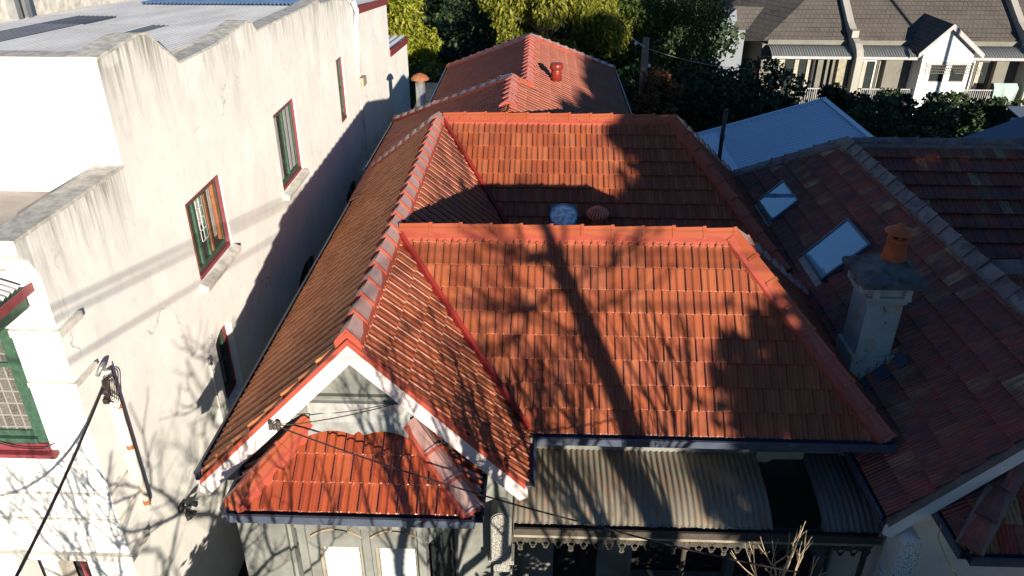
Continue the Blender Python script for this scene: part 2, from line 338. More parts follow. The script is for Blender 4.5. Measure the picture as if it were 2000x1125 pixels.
# ---- tiled roof slopes: every clay tile modelled, cut to the outline of the slope
PROF = [(0, .009), (.025, .028), (.06, .036), (.12, .036), (.155, .026), (.185, .008), (.24, .002), (.38, .004), (.47, .018), (.54, .026), (.62, .024), (.69, .012), (.78, .003), (.93, .004), (1.0, .002)]
PROF_OLD = [(0, .006), (.06, .022), (.14, .006), (.22, .004), (.30, .018), (.38, .004), (.46, .003), (.54, .018), (.62, .004), (.70, .003), (.80, .016), (.9, .003), (1, .002)]
def tiles(name, parent, mat, poly, u, v, w=.209, g=.316, prof=PROF, stagger=.5, v0=0., lift=None, scale_h=1.0, u_off=0.):
    lift = lift if lift is not None else (.058 if mat == 'tile_old' else .034)
    poly = [Vector(p) for p in poly]; O = poly[0]; U = Vector(u).normalized(); V = Vector(v).normalized(); Nn = U.cross(V)
    if Nn.z < 0: U = -U; Nn = -Nn
    q = [((p-O).dot(U), (p-O).dot(V)) for p in poly]
    umin, umax = min(a for a, b in q), max(a for a, b in q); vmin, vmax = min(b for a, b in q), max(b for a, b in q)
    ctr = (sum(a for a, b in q)/len(q), sum(b for a, b in q)/len(q))
    edges = []
    for i in range(len(q)):
        a, b = q[i], q[(i+1) % len(q)]; nx, ny = b[1]-a[1], a[0]-b[0]; l = math.hypot(nx, ny)
        if l < 1e-6: continue
        nx /= l; ny /= l; d = nx*a[0]+ny*a[1]
        if nx*ctr[0]+ny*ctr[1] > d: nx, ny, d = -nx, -ny, -d
        edges.append((nx, ny, d, abs(b[1]-a[1]) < 1e-3 and abs(a[1]-vmin) < 1e-3))
    vs, fs, uv = [], [], []; P = len(prof); j = 0
    rr = random.Random(hash(name) % 1000+int(O.x*10))
    vv = vmin+v0
    while vv < vmax:
        off = (j % 2)*stagger*w+u_off
        i0 = int(math.floor((umin-off)/w))-1; i1 = int(math.ceil((umax-off)/w))+1
        for i in range(i0, i1):
            ua = off+i*w
            if any(min(nx*uu+ny*v2 for uu in (ua, ua+w) for v2 in (vv-.03, vv+g)) > d for nx, ny, d, _ in edges): continue
            jit = rr.uniform(-.003, .003); jh = rr.uniform(-.002, .004); n = len(vs)
            for (t, h) in prof: vs.append((ua+t*w, vv-.03+jit, -.004))
            for (t, h) in prof: vs.append((ua+t*w, vv-.034+jit-.35*h, lift+jh+h*.95*scale_h))
            for (t, h) in prof: vs.append((ua+t*w, vv-.026+jit, lift+jh+.003+h*scale_h))
            for (t, h) in prof: vs.append((ua+t*w, vv+g, .004+h*.8*scale_h))
            for k in range(P-1):
                for r_ in range(3):
                    fs.append((n+r_*P+k, n+r_*P+k+1, n+(r_+1)*P+k+1, n+(r_+1)*P+k))
                    va, vb = ((0, 0), (0, .02), (.02, 1))[r_]
                    uv += [(prof[k][0], va), (prof[k+1][0], va), (prof[k+1][0], vb), (prof[k][0], vb)]
        vv += g; j += 1
    me = bpy.data.meshes.new(name); me.from_pydata(vs, [], fs)
    ul = me.uv_layers.new(name='UVMap'); ul.data.foreach_set('uv', np.array(uv, dtype=np.float32).ravel())
    bm = bmesh.new(); bm.from_mesh(me)
    for nx, ny, d, eave in edges:
        if eave: d += .07
        bmesh.ops.bisect_plane(bm, geom=bm.verts[:]+bm.edges[:]+bm.faces[:], plane_co=(nx*d, ny*d, 0), plane_no=(nx, ny, 0), clear_outer=True)
    # deck below the tiles
    dv = [bm.verts.new((a, b, -.012)) for a, b in q]; bm.faces.new(dv)
    dv2 = [bm.verts.new((a, b, -.05)) for a, b in q]; bm.faces.new(dv2[::-1])
    for i in range(len(q)): bm.faces.new((dv[i], dv2[i], dv2[(i+1) % len(q)], dv[(i+1) % len(q)]))
    org = ORG[parent.name]; rel = O-org
    mt = Matrix(((U.x, V.x, Nn.x, rel.x), (U.y, V.y, Nn.y, rel.y), (U.z, V.z, Nn.z, rel.z), (0, 0, 0, 1)))
    bm.transform(mt); bm.normal_update(); bm.to_mesh(me); bm.free()
    me.materials.append(M[mat]); o = bpy.data.objects.new(name, me); C.objects.link(o); o.parent = parent; ORG[o.name] = Vector(org)
    return o

def caps(parent, p0, p1, mat, bed, ang=38, wid=.135, seg=.40, lift=.10, bedw=.20, rnd=0, start=0., sideA=None, sideB=None):
    """ridge or hip capping of overlapping angled clay caps from p0 (lower) to p1, bedded on coloured pointing"""
    p0, p1 = Vector(p0), Vector(p1); D = (p1-p0); Lg = D.length; D.normalize()
    s = D.cross(Vector((0, 0, 1))).normalized(); U = s.cross(D).normalized()
    a = math.radians(ang)
    A = Vector(sideA).normalized() if sideA is not None else (s*math.cos(a)-U*math.sin(a))
    B = Vector(sideB).normalized() if sideB is not None else (-s*math.cos(a)-U*math.sin(a))
    mb = MB(); cb_ = MB(); n = max(1, round(Lg/seg)); sl = Lg/n
    def section(p, k, h, th):
        apex = p+U*h
        out = [apex+A*wid*k-U*.01, apex+A*wid*.5*k+U*.006, apex+A*.035*k+U*.004, apex+U*.014, apex+B*.035*k+U*.004, apex+B*wid*.5*k+U*.006, apex+B*wid*k-U*.01]
        return out+[q-U*th for q in out[::-1]]
    rr = random.Random(int(abs(p0.x*100+p0.y*37)))
    for i in range(n):
        a0 = p0+D*(i*sl-.015); b0 = p0+D*((i+1)*sl+.03)
        j = rr.uniform(-.004, .006)
        q_ = 1.6 if mat == 'cap_grey' else 1.; st = [(a0, 1.10*1.0, lift+.024*q_+j), (a0+D*.045, 1.10, lift+.022*q_+j), (a0+D*.05, 1.0, lift+.010*q_+j), (b0, .95, lift-.006+j)]
        secs = [section(p, k, h, .018) for p, k, h in st]; m_ = len(secs[0]); vs = [tuple(x) for sec in secs for x in sec]; fs = []
        for r_ in range(len(secs)-1):
            for k in range(m_): fs.append((r_*m_+k, r_*m_+(k+1) % m_, (r_+1)*m_+(k+1) % m_, (r_+1)*m_+k))
        fs += [tuple(range(m_)), tuple(range((len(secs)-1)*m_, len(secs)*m_))]
        mb.add(vs, fs)
        if mat == 'cap_grey':
            e0 = section(a0-D*.012, 1.13, lift+.044+j, .04); e1 = section(a0+D*.012, 1.13, lift+.044+j, .04); k_ = len(e0)
            cb_.add([tuple(x) for x in e0+e1], [(i_, (i_+1) % k_, (i_+1) % k_+k_, i_+k_) for i_ in range(k_)]+[tuple(range(k_)), tuple(range(k_, 2*k_))])
    o = mb.build('ridge_capping', mat, parent)
    if cb_.v: cb_.build('joint_pointing', bed, o)['kind'] = 'stuff'
    bb = MB()
    for S in (A, B):
        q = [p0+U*(lift-.006), p0+S*bedw+U*(lift-.006), p0+S*bedw-U*.03, p0-U*.05]
        bb.prism(q, p1-p0)
    bb.build('pointing_bed', bed, o)
    return o
def corr(name, parent, mat, path, A, width, pitch=.076, amp=.011, smooth=True, label=None, jag=0.):
    """corrugated sheet: path of 3-D points along the flutes, swept across by unit vector A"""
    A = Vector(A).normalized(); path = [Vector(p) for p in path]; n = int(width/pitch*6)+1; vs = []; fs = []
    for i, p in enumerate(path):
        t = (path[min(i+1, len(path)-1)]-path[max(i-1, 0)]).normalized(); N_ = A.cross(t); N_ = N_ if N_.z > 0 else -N_
        for k in range(n):
            x = k*pitch/6
            e = t*(random.uniform(-jag, jag)) if jag and i in (0, len(path)-1) else Vector()
            vs.append(tuple(p+A*x+N_*amp*math.cos(2*PI*x/pitch)+e))
    for i in range(len(path)-1):
        for k in range(n-1): fs.append((i*n+k, i*n+k+1, (i+1)*n+k+1, (i+1)*n+k))
    return link_mesh(name, vs, fs, mat, parent, smooth, None, False, label)
def gutter(parent, p0, p1, out, mat='gutter_blue', r=.055, name='gutter'):
    """quad gutter: open channel with a back, floor, front lip"""
    p0, p1, out = Vector(p0), Vector(p1), Vector(out).normalized(); z = Vector((0, 0, 1)); mb = MB(); D = p1-p0
    mb.prism([p0-z*.09, p0+out*2*r-z*.09, p0+out*2*r-z*.075, p0-z*.075], D)
    mb.prism([p0+out*2*r-z*.09, p0+out*(2*r+.012)-z*.09, p0+out*(2*r+.012)+z*.015, p0+out*2*r+z*.015], D)
    mb.prism([p0+out*(2*r-.012)+z*.004, p0+out*(2*r+.022)+z*.004, p0+out*(2*r+.022)+z*.02, p0+out*(2*r-.012)+z*.02], D)
    mb.prism([p0-z*.09-out*.012, p0-z*.09, p0+z*.01, p0+z*.01-out*.012], D)
    return mb.build(name, mat, parent)
def pY(px, py, Y):
    d = fw+rt*((px-1000)/FPX)-up*((py-562.5)/FPX); return d*(Y/d.y)

# ------------------------------------------------------------------ ground
def ground_z(y): return GZ if y < 26 else (GZ-6.2 if y > 44 else GZ-6.2*(y-26)/18)
vs, fs = [], []; ys = [-200, -40, 0, 26, 32, 38, 44, 70, 300]; xs = [-200, -60, -20, 0, 20, 60, 200]
for y in ys:
    for x in xs: vs.append((x, y, ground_z(y)))
for i in range(len(ys)-1):
    for j in range(len(xs)-1): a = i*len(xs)+j; fs.append((a, a+1, a+1+len(xs), a+len(xs)))
tag(link_mesh('ground', vs, fs, 'soil', fixn=False), kind='structure')
tag(MB().box(-60, 60, -9, .8, GZ-.1, GZ+.004).build('road', 'asphalt'), kind='structure')
tag(MB().box(-60, 60, .8, 4.6, GZ-.1, GZ+.13).build('pavement', 'paving'), kind='structure')
tag(MB().box(-4.5, -3.9, 4.7, 19, GZ-.05, GZ+.03).build('alley', 'paving'), kind='structure')

# ------------------------------------------------------------------ the two terrace cottages with tiled roofs
def window_unit(parent, T, a0, a1, z0, z1, frame='maroon', sash='green', pane='glass', mull=(.5,), rail=None, sill=None, rec=.11, bars=None, sillmat='string', fw_=.06):
    f = MB(T); f.box(a0, a0+fw_, -rec-.05, -rec+.05, z0, z1).box(a1-fw_, a1, -rec-.05, -rec+.05, z0, z1).box(a0+fw_, a1-fw_, -rec-.05, -rec+.05, z1-fw_, z1).box(a0+fw_, a1-fw_, -rec-.05, -rec+.07, z0, z0+fw_)
    o = f.build('window', frame, parent)
    s = MB(T); i0, i1, j0, j1 = a0+fw_, a1-fw_, z0+fw_, z1-fw_; t = .055
    s.box(i0, i0+t, -rec-.03, -rec+.015, j0, j1).box(i1-t, i1, -rec-.03, -rec+.015, j0, j1).box(i0+t, i1-t, -rec-.03, -rec+.015, j1-t, j1).box(i0+t, i1-t, -rec-.03, -rec+.015, j0, j0+t*1.3)
    for m_ in mull:
        c = i0+(i1-i0)*m_; s.box(c-t*.6, c+t*.6, -rec-.03, -rec+.02, j0+t*1.3, j1-t)
    if rail:
        c = j0+(j1-j0)*rail; s.box(i0+t, i1-t, -rec-.028, -rec+.012, c-t*.5, c+t*.5)
    s.build('sash', sash, o)
    MB(T).box(i0+.002, i1-.002, -rec-.022, -rec-.012, j0, j1).build('pane', pane, o)
    if sill:
        q = MB(T); x0, x1 = a0-.05, a1+.05
        q.add([(x0,-.001,z0-sill),(x0,.10,z0-sill),(x0,.12,z0-sill*.45),(x0,-rec+.05,z0-.002),(x0,-.001-rec,z0-sill),
               (x1,-.001,z0-sill),(x1,.10,z0-sill),(x1,.12,z0-sill*.45),(x1,-rec+.05,z0-.002),(x1,-.001-rec,z0-sill)],
              [(0,1,2,3,4),(5,6,7,8,9),(0,1,6,5),(1,2,7,6),(2,3,8,7),(3,4,9,8),(4,0,5,9)])
        q.build('sill', sillmat, o)
    return o

def cottage(dx, dz, label, cfg):
    root = thing('terrace_cottage', (dx, 11, GZ), label, 'house')
    def p(x, y, z): return (x+dx, y, z+dz)
    xr, zr, xl, ze, yf, y1, xv = -1.95, -4.40, -3.83, -6.30, 6.90, 9.72, -.09
    xh, xe = 2.70, 4.46; yE = y1-1.87; y2 = 15.15; yb = cfg['yback']; prof = cfg['prof']; T_ = cfg['tile']; CP = cfg['cap']; BD = cfg['bed']
    # -- long left slope, its slope towards the street gable
    tiles('roof_slope', root, cfg['tile_left'], [p(xl, yf, ze), p(xl, yb, ze), p(xr, y2, zr), p(xr, yf, zr)], (0, 1, 0), (xr-xl, 0, zr-ze), prof=prof, u_off=.03, scale_h=cfg.get('left_h', 1.))
    tiles('roof_slope', root, T_, [p(xv, yf, ze), p(xv, yE, ze), p(xr, y1, zr), p(xr, yf, zr)], (0, 1, 0), (xr-xv, 0, zr-ze), prof=prof, scale_h=.7)
    tiles('roof_slope', root, T_, [p(xv, y1+1.85, ze), p(xv, 12.44, ze), p(xr, y2, zr), p(xr, y1, zr)], (0, 1, 0), (xr-xv, 0, zr-ze), prof=prof, scale_h=.7)
    # -- front cross roof
    tiles('roof_slope', root, T_, [p(xv, yE, ze), p(xe, yE, ze), p(xh, y1, zr), p(xr, y1, zr)], (1, 0, 0), (0, y1-yE, zr-ze), prof=prof, v0=0)
    tiles('roof_slope', root, T_, [p(xe, yE, ze), p(xe, y1+1.87, ze), p(xh, y1, zr)], (0, 1, 0), (xh-xe, 0, zr-ze), prof=prof)
    tiles('roof_slope', root, T_, [p(xv, y1+1.87, ze), p(xe, y1+1.87, ze), p(xh, y1, zr), p(xr, y1, zr)], (1, 0, 0), (0, -1.87, zr-ze), prof=prof)
    # -- second cross roof
    tiles('roof_slope', root, T_, [p(xv, 12.44, ze), p(xe, 12.44, ze), p(xh, y2, zr), p(xr, y2, zr)], (1, 0, 0), (0, y2-12.44, zr-ze), prof=prof, v0=.12)
    tiles('roof_slope', root, T_, [p(xe, 12.44, ze), p(xe, 17.6, ze), p(xh, y2, zr)], (0, 1, 0), (xh-xe, 0, zr-ze), prof=prof)
    MB().add([p(xr, y2, zr), p(xh, y2, zr), p(xe, yb, ze), p(xl, yb, ze)], [(0, 1, 2, 3)]).build('roof_slope', T_, root)
    # -- capping
    caps(root, p(xr, yf-.02, zr), p(xr, y2, zr), cfg['cap_ridge'], BD, ang=45, wid=.175, lift=.118)
    caps(root, p(xh, y1, zr), p(xr+.12, y1, zr), CP, BD, ang=45, bedw=.19)
    caps(root, p(xh, y2, zr), p(xr+.12, y2, zr), CP, BD, ang=42, bedw=.19)
    F1 = Vector((0, -1.87, -1.9)).normalized(); R1 = Vector((1.76, 0, -1.9)).normalized(); F2 = Vector((0, -2.71, -1.9)).normalized(); B1 = Vector((0, 1.87, -1.9)).normalized(); L1 = Vector((-1.88, 0, -1.9)).normalized()
    def hip(a, b, fA, fB, mat=CP, **k):
        a, b = Vector(a), Vector(b); D = (b-a).normalized()
        A = (fA-D*fA.dot(D)).normalized(); B = (fB-D*fB.dot(D)).normalized(); caps(root, a, b, mat, BD, sideA=A, sideB=B, **k)
    hip(p(xe, yE, ze), p(xh, y1, zr), F1, R1); hip(p(xe, y1+1.87, ze), p(xh, y1, zr), B1, R1, cfg['cap_ridge'])
    hip(p(xe, 12.44, ze), p(xh, y2, zr), F2, R1)
    hip(p(xl, yb, ze), p(xr, y2, zr), L1, Vector((0, yb-y2, -1.9)).normalized(), cfg['cap_ridge'])
    hip(p(xe, 17.6, ze), p(xh, y2, zr), R1, Vector((0, 2.4, -1.9)).normalized(), cfg['cap_ridge'])
    # -- valleys
    def valley(a, b, wv=.034):
        a, b = Vector(a), Vector(b); D = (b-a).normalized(); s = D.cross(Vector((0, 0, 1))).normalized(); u = s.cross(D)
        MB().prism([a-s*wv+u*.112, a-s*wv*.25+u*.086, a+s*wv*.25+u*.086, a+s*wv+u*.112, a+s*wv-u*.02, a-s*wv-u*.02], b-a).build('valley_flashing', cfg['valley'], root)
    valley(p(xv+.02, yE-.02, ze), p(xr+.08, y1-.08, zr-.06)); valley(p(xv, 12.44, ze), p(xr+.08, y2-.1, zr-.06))
    MB().box(*[c for c in (xv+dx-.1, xe+dx, 11.5, 12.52, ze+dz-.3, ze+dz-.02)]).build('box_gutter', 'lead', root)
    # -- barge boards, verge pointing
    k = (zr-ze)/(xr-xl)
    for sgn, tipx in ((-1, xl-.07), (1, xv+.05)):
        zt = zr-.035-abs(tipx-xr)*k+.0
        MB().prism([p(xr, yf-.055, zr-.035), p(tipx, yf-.055, zt), p(tipx+sgn*.012, yf-.055, zt-.12), p(tipx-sgn*.09, yf-.055, zt-.17), p(xr, yf-.055, zr-.035-.235)], (0, .035, 0)).build('bargeboard', cfg['barge'], root)
        MB().prism([p(xr, yf-.062, zr+.042), p(tipx-sgn*.02, yf-.062, zt+.07), p(tipx-sgn*.02, yf-.062, zt-.002), p(xr, yf-.062, zr-.033)], (0, .10, 0)).build('verge_pointing', BD, root)
    # -- gutters
    gutter(root, p(xl-.01, yf+.0, ze-.01), p(xl-.01, yb, ze-.01), (-1, 0, 0))
    gutter(root, p(xv+.1, yE-.04, ze-.01), p(xe+.06, yE-.04, ze-.01), (0, -1, 0))
    gutter(root, p(xv+.02, yf+.03, ze-.01), p(xv+.02, yE-.15, ze-.01), (1, 0, 0))
    MB().box(xv+dx-.02, xe+dx, yE+.02, yE+.05, ze+dz-.24, ze+dz-.05).build('fascia', cfg['fascia'], root)
    MB().box(xv+dx-.03, xv+dx-.0, yf, yE, ze+dz-.22, ze+dz-.05).build('fascia', cfg['barge'], root)
    MB().box(xl+dx+.0, xl+dx+.03, yf, yb, ze+dz-.22, ze+dz-.06).build('fascia', 'gutter_blue', root)
    # -- walls
    W = cfg['wall']
    MB().prism([(-3.66+dx, 7.05, GZ), (-.22+dx, 7.05, GZ), (-.22+dx, 7.05, ze+dz+.05), (xr+dx, 7.05, zr+dz-.08), (-3.66+dx, 7.05, ze+dz+.09)], (0, .22, 0)).build('gable_wall', W, root)
    MB().box(-3.66+dx, -3.46+dx, 7.27, 17.2, GZ, ze+dz+.02).build('side_wall', W, root)
    MB().box(4.1+dx, 4.32+dx, 8.45, 17.2, GZ, ze+dz-.03).build('side_wall', W, root)
    MB().box(-.42+dx, -.22+dx, 7.27, 8.25, GZ, ze+dz-.03).build('side_wall', W, root)
    T = lambda a, d, z: (a+dx, 8.25-d, z)
    vw = MB(T); vw.holed(-.2, 0, -.22, 4.3, GZ+.35, ze+dz-.03, [(.35, 1.0, GZ+.36, GZ+2.55), (1.5, 2.9, GZ+.9, GZ+2.45), (3.35, 4.05, GZ+.36, GZ+2.4)]); vw.build('front_wall', W, root)
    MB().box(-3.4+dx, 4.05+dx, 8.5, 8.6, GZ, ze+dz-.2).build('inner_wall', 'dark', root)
    MB().box(-.22+dx, 4.3+dx, 4.9, 8.25, GZ, GZ+.36).build('verandah_floor', 'paving', root)
    MB().box(-.2+dx, 4.3+dx, yE+.05, 8.25, ze+dz-.26, ze+dz-.235).build('soffit', cfg['fascia'], root)
    return root, p
ours_cfg = dict(yback=17.5, prof=PROF, tile='tile', tile_left='tile_brown', cap='cap', cap_ridge='cap_grey', bed='mortar_red', valley='valley', barge='barge', fascia='render_dim', wall='render_green')
nb_cfg = dict(yback=17.9, prof=PROF_OLD, tile='tile_old', tile_left='tile_old', cap='cap_old', cap_ridge='cap_old', bed='mortar_old', valley='lead', barge='white_trim', fascia='white_trim', wall='white_wall')
ours, P0 = cottage(0, 0, 'single-storey cottage with fresh red-orange tiled roof, pink-white gable and rusty verandah, in the middle', ours_cfg)
nbr, P1 = cottage(8.07, -.40, 'neighbouring cottage on the right with dark mottled old tiles, two skylights and a chimney', nb_cfg)

# ---- rear wings of the red-roofed cottage
rz = -4.40
def tri(poly, u, v, mat='tile_rear'): return tiles('roof_slope', ours, mat, poly, u, v, lift=.028, scale_h=.65)
tri([(-3.93, 15.3, -6.3), (-3.93, 21.4, -6.3), (-.6, 18.13, rz+.105), (-.6, 15.3, rz+.105)], (0, 1, 0), (3.33, 0, 2.005))
R2 = -4.48
tri([(-2.98, 18.3, -5.98), (-2.98, 26.6, -5.98), (-.26, 23.95, R2), (-.26, 18.3, R2)], (0, 1, 0), (2.72, 0, 1.5))
tri([(2.46, 18.0, -5.98), (2.46, 26.6, -5.98), (-.26, 23.95, R2), (-.26, 18.0, R2)], (0, 1, 0), (-2.72, 0, 1.5))
tri([(2.46, 15.45, -5.98), (2.46, 18.0, -5.98), (-.26, 18.0, R2), (-.6, 18.0, rz+.105), (-.6, 15.45, rz+.105)], (0, 1, 0), (-2.72, 0, 1.5))
MB().add([(-.26, 23.95, R2), (2.46, 26.6, -5.98), (-2.98, 26.6, -5.98)], [(0, 1, 2)]).build('roof_slope', 'tile_rear', ours)
MB().add([(-.6, 18.13, rz+.09), (-3.93, 21.4, -6.3), (.2, 21.4, -6.3)], [(0, 1, 2)]).build('roof_slope', 'tile_rear', ours)
caps(ours, (-.6, 15.75, rz+.085), (-.6, 18.1, rz+.085), 'cap_grey', 'mortar_red', ang=30, wid=.19)
caps(ours, (-.26, 18.2, R2), (-.26, 23.9, R2), 'cap_grey', 'mortar_red', ang=30, wid=.19)
caps(ours, (-.62, 18.12, rz+.07), (-.2, 18.12, rz-.11), 'cap', 'mortar_red', ang=35, wid=.13)
def hip2(a, b, fA, fB, mat):
    a, b = Vector(a), Vector(b); D = (b-a).normalized(); fA, fB = Vector(fA), Vector(fB)
    caps(ours, a, b, mat, 'mortar_red', sideA=(fA-D*fA.dot(D)).normalized(), sideB=(fB-D*fB.dot(D)).normalized())
hip2((-3.93, 21.4, -6.3), (-.6, 18.13, rz+.09), (-3.33, 0, -1.9), (0, 3.3, -1.9), 'cap_grey')
hip2((-2.98, 26.6, -5.98), (-.26, 23.95, R2), (-2.72, 0, -1.5), (0, 2.7, -1.5), 'cap')
hip2((2.46, 26.6, -5.98), (-.26, 23.95, R2), (2.72, 0, -1.5), (0, 2.7, -1.5), 'cap_grey')
gutter(ours, (2.47, 15.5, -6.0), (2.47, 26.6, -6.0), (1, 0, 0)); gutter(ours, (-2.99, 20.5, -6.0), (-2.99, 26.6, -6.0), (-1, 0, 0), 'galv')
gutter(ours, (-3.94, 17.5, -6.32), (-3.94, 21.4, -6.32), (-1, 0, 0))
MB().box(-3.7, 2.2, 17.3, 26.0, GZ, -6.36).build('rear_wall', 'render_green', ours)
MB().box(-2.75, 2.25, 20, 26.0, -6.37, -6.03).build('rear_wall', 'render_green', ours)

# ---- bay of the red-roofed cottage
def bay(root, dx, dz, cfg, tile, cap_a, cap_b, bed, near=True):
    ex0, ex1, yE, ze, yT, zt, tx0, tx1 = -3.27+dx, -.63+dx, 6.30, -6.22+dz, 7.05, -5.62+dz, -2.56+dx, -1.36+dx
    b = root
    tiles('bay_roof_slope', b, tile, [(ex0, yE, ze), (ex1, yE, ze), (tx1, yT, zt), (tx0, yT, zt)], (1, 0, 0), (0, yT-yE, zt-ze), prof=cfg['prof'], w=.215, lift=.035, scale_h=1.7, u_off=.1)
    tiles('bay_roof_slope', b, tile, [(ex0, yE, ze), (ex0, yT, ze), (tx0, yT, zt)], (0, 1, 0), (tx0-ex0, 0, zt-ze), prof=cfg['prof'], w=.215, lift=.04, scale_h=1.3)
    tiles('bay_roof_slope', b, tile, [(ex1, yE, ze), (ex1, yT, ze), (tx1, yT, zt)], (0, 1, 0), (tx1-ex1, 0, zt-ze), prof=cfg['prof'], w=.215, lift=.04, scale_h=1.3)
    for (a, c, sx, cm) in (((ex0, yE, ze), (tx0, yT, zt), -1, cap_a), ((ex1, yE, ze), (tx1, yT, zt), 1, cap_b)):
        a, c = Vector(a), Vector(c); D = (c-a).normalized(); fa = Vector((0, -.75, -.6)); fb = Vector((sx*.72, 0, -.6))
        caps(b, a, c, cm, bed, sideA=(fa-D*fa.dot(D)).normalized(), sideB=(fb-D*fb.dot(D)).normalized(), wid=.12, seg=.40, lift=.135, bedw=.16)
    gutter(b, (ex0-.03, yE-.02, ze+.0), (ex1+.03, yE-.02, ze+.0), (0, -1, 0)); gutter(b, (ex1+.0, yE-.05, ze+.0), (ex1+.0, yT-.03, ze+.0), (1, 0, 0)); gutter(b, (ex0-.0, yE-.05, ze+.0), (ex0-.0, yT-.03, ze+.0), (-1, 0, 0))
    MB().box(ex0+.02, ex1-.02, yE+.03, yT, ze-.12, ze-.03).build('bay_soffit', 'render_dim', b)
    return b
bay(ours, 0, 0, ours_cfg, 'tile_gloss', 'cap', 'cap_grey', 'mortar_red')
bay(nbr, 8.07, -.35, nb_cfg, 'tile_old', 'tile_old', 'cap', 'mortar_old', False)
# apron flashing, scalloped over the top row of the bay tiles
n = 48; pts = []
x0, x1 = -2.52, -1.38
bot = []
for i in range(n+1):
    t = i/n; x = x0+(x1-x0)*t; c = abs(math.sin(t*PI*2.0)); bot.append((x, c*.03+(.03*math.exp(-((t-.5)/.03)**2))))
sl = Vector((0, -.75, -.6)).normalized(); nn = Vector((0, -.6, .75)).normalized()
base = Vector((0, 7.045, -5.60))
vs, fs = [], []
for x, c in bot:
    a = Vector((x, 7.045, -5.44)); b_ = Vector((x, 6.97, -5.545)); d_ = Vector((x, 0, 0))+Vector((0, 6.97, -5.545))+sl*(.16-c*2.2)+nn*.0
    vs += [tuple(a), tuple(b_), tuple(d_), tuple(d_-nn*.012)]
for i in range(n):
    for k in range(3): fs.append((i*4+k, i*4+k+1, i*4+5+k, i*4+4+k))
link_mesh('apron_flashing', vs, fs, 'lead', ours)
MB().box(-2.53, -1.37, 6.995, 7.048, -5.44, -5.30).build('flashing_upstand', 'lead', ours)
MB().box(-2.62, -1.28, 6.99, 7.048, -5.235, -5.20).build('wall_moulding', 'render_green', ours)
# canted bay walls with openings
bw = MB()
cpt = [(-3.06, 7.05), (-2.62, 6.47), (-1.24, 6.47), (-.84, 7.05)]
T = TY(6.47); bw.T = T; bw.holed(-.12, 0, -2.62, -1.24, GZ, -6.30, [(-2.46, -1.95, -8.4, -6.97), (-1.80, -1.29, -8.4, -6.97)]); bw.T = None
for (a, b_) in ((cpt[0], cpt[1]), (cpt[3], cpt[2])):
    a, b_ = Vector((*a, 0)), Vector((*b_, 0)); dd = b_-a; nrm = Vector((-dd.y, dd.x, 0)).normalized(); nrm = nrm if (nrm.y > 0) else -nrm
    for (t0, t1, z0, z1) in ((0, .14, GZ, -6.3), (.86, .997, GZ, -6.3), (.14, .86, -6.97, -6.3), (.14, .86, GZ, -8.4)):
        q0, q1 = a+dd*t0, a+dd*t1; bw.prism([(q0.x, q0.y, z0), (q1.x, q1.y, z0), (q1.x, q1.y, z1), (q0.x, q0.y, z1)], nrm*.1)
bw.build('bay_wall', 'render_green', ours)
for x0_, x1_ in ((-2.46, -1.95), (-1.80, -1.29)):
    f = MB(T); f.box(x0_-.0, x0_+.035, -.11, -.03, -8.4, -6.97).box(x1_-.035, x1_, -.11, -.03, -8.4, -6.97).box(x0_+.035, x1_-.035, -.11, -.03, -7.0, -6.97)
    o = f.build('window', 'render_dim', ours); bl = MB(T)
    z = -7.0; k = 0
    while z > -8.2:
        bl.add([(x0_+.04, -.075, z), (x1_-.05, -.075, z), (x1_-.05, -.045, z-.095), (x0_+.04, -.045, z-.095), (x0_+.04, -.08, z-.095), (x1_-.05, -.08, z-.095)], [(0, 1, 2, 3), (3, 2, 5, 4)]); z -= .1
    bl.build('roller_blind', 'blind', o); MB(T).box(x0_+.03, x1_-.03, -.12, -.112, -8.4, -7.0).build('pane', 'glass', o)
for q0, q1 in (((-2.98, 6.97), (-2.7, 6.60)), ((-.92, 6.97), (-1.17, 6.60))):
    MB().prism([(q0[0], q0[1]+.04, -8.4), (q1[0], q1[1]+.04, -8.4), (q1[0], q1[1]+.04, -6.97), (q0[0], q0[1]+.04, -6.97)], (.0, .03, 0)).build('window', 'glass', ours)
# arched label mouldings, pilasters, corbels, cornice under the bay eave
def arch(x0, x1, zs, rise, T, name='arch_moulding', mat='moulding', th=.03, ex=.03):
    mb = MB(T); n = 14; pr = []
    for i in range(n+1):
        t = i/n; x = x0+(x1-x0)*t; pr.append((x, zs+rise*(1-(2*t-1)**2)))
    for (a, b_) in zip(pr, pr[1:]): mb.add([(a[0], 0.001, a[1]), (b_[0], 0.001, b_[1]), (b_[0], 0.001, b_[1]+th), (a[0], 0.001, a[1]+th), (a[0], ex, a[1]+.006), (b_[0], ex, b_[1]+.006), (b_[0], ex, b_[1]+th-.004), (a[0], ex, a[1]+th-.004)], [(4, 5, 6, 7), (0, 1, 5, 4), (3, 2, 6, 7)])
    return mb.build(name, mat, ours)
arch(-2.52, -1.93, -6.80, .12, T); arch(-1.83, -1.27, -6.80, .12, T)
for x in (-2.62, -1.88, -1.24):
    w_ = .09
    MB(T).box(x-w_/2, x+w_/2, .001, .045, -8.5, -6.62).box(x-w_/2-.015, x+w_/2+.015, .001, .06, -6.62, -6.57).build('pilaster', 'render_green', ours)
for x in (-2.16, -1.50):
    MB().lathe([(.0, -.06), (.05, -.055), (.075, -.02), (.08, .02), (.06, .05)], (x, 6.40, -6.43), 14).build('corbel', 'render_green', ours, True)
    MB(T).box(x-.075, x+.075, .001, .03, -6.72, -6.48).build('corbel_block', 'render_green', ours)
MB(T).box(-2.68, -1.2, .001, .035, -6.50, -6.46).box(-2.68, -1.2, .001, .02, -6.56, -6.53).build('cornice', 'moulding', ours)

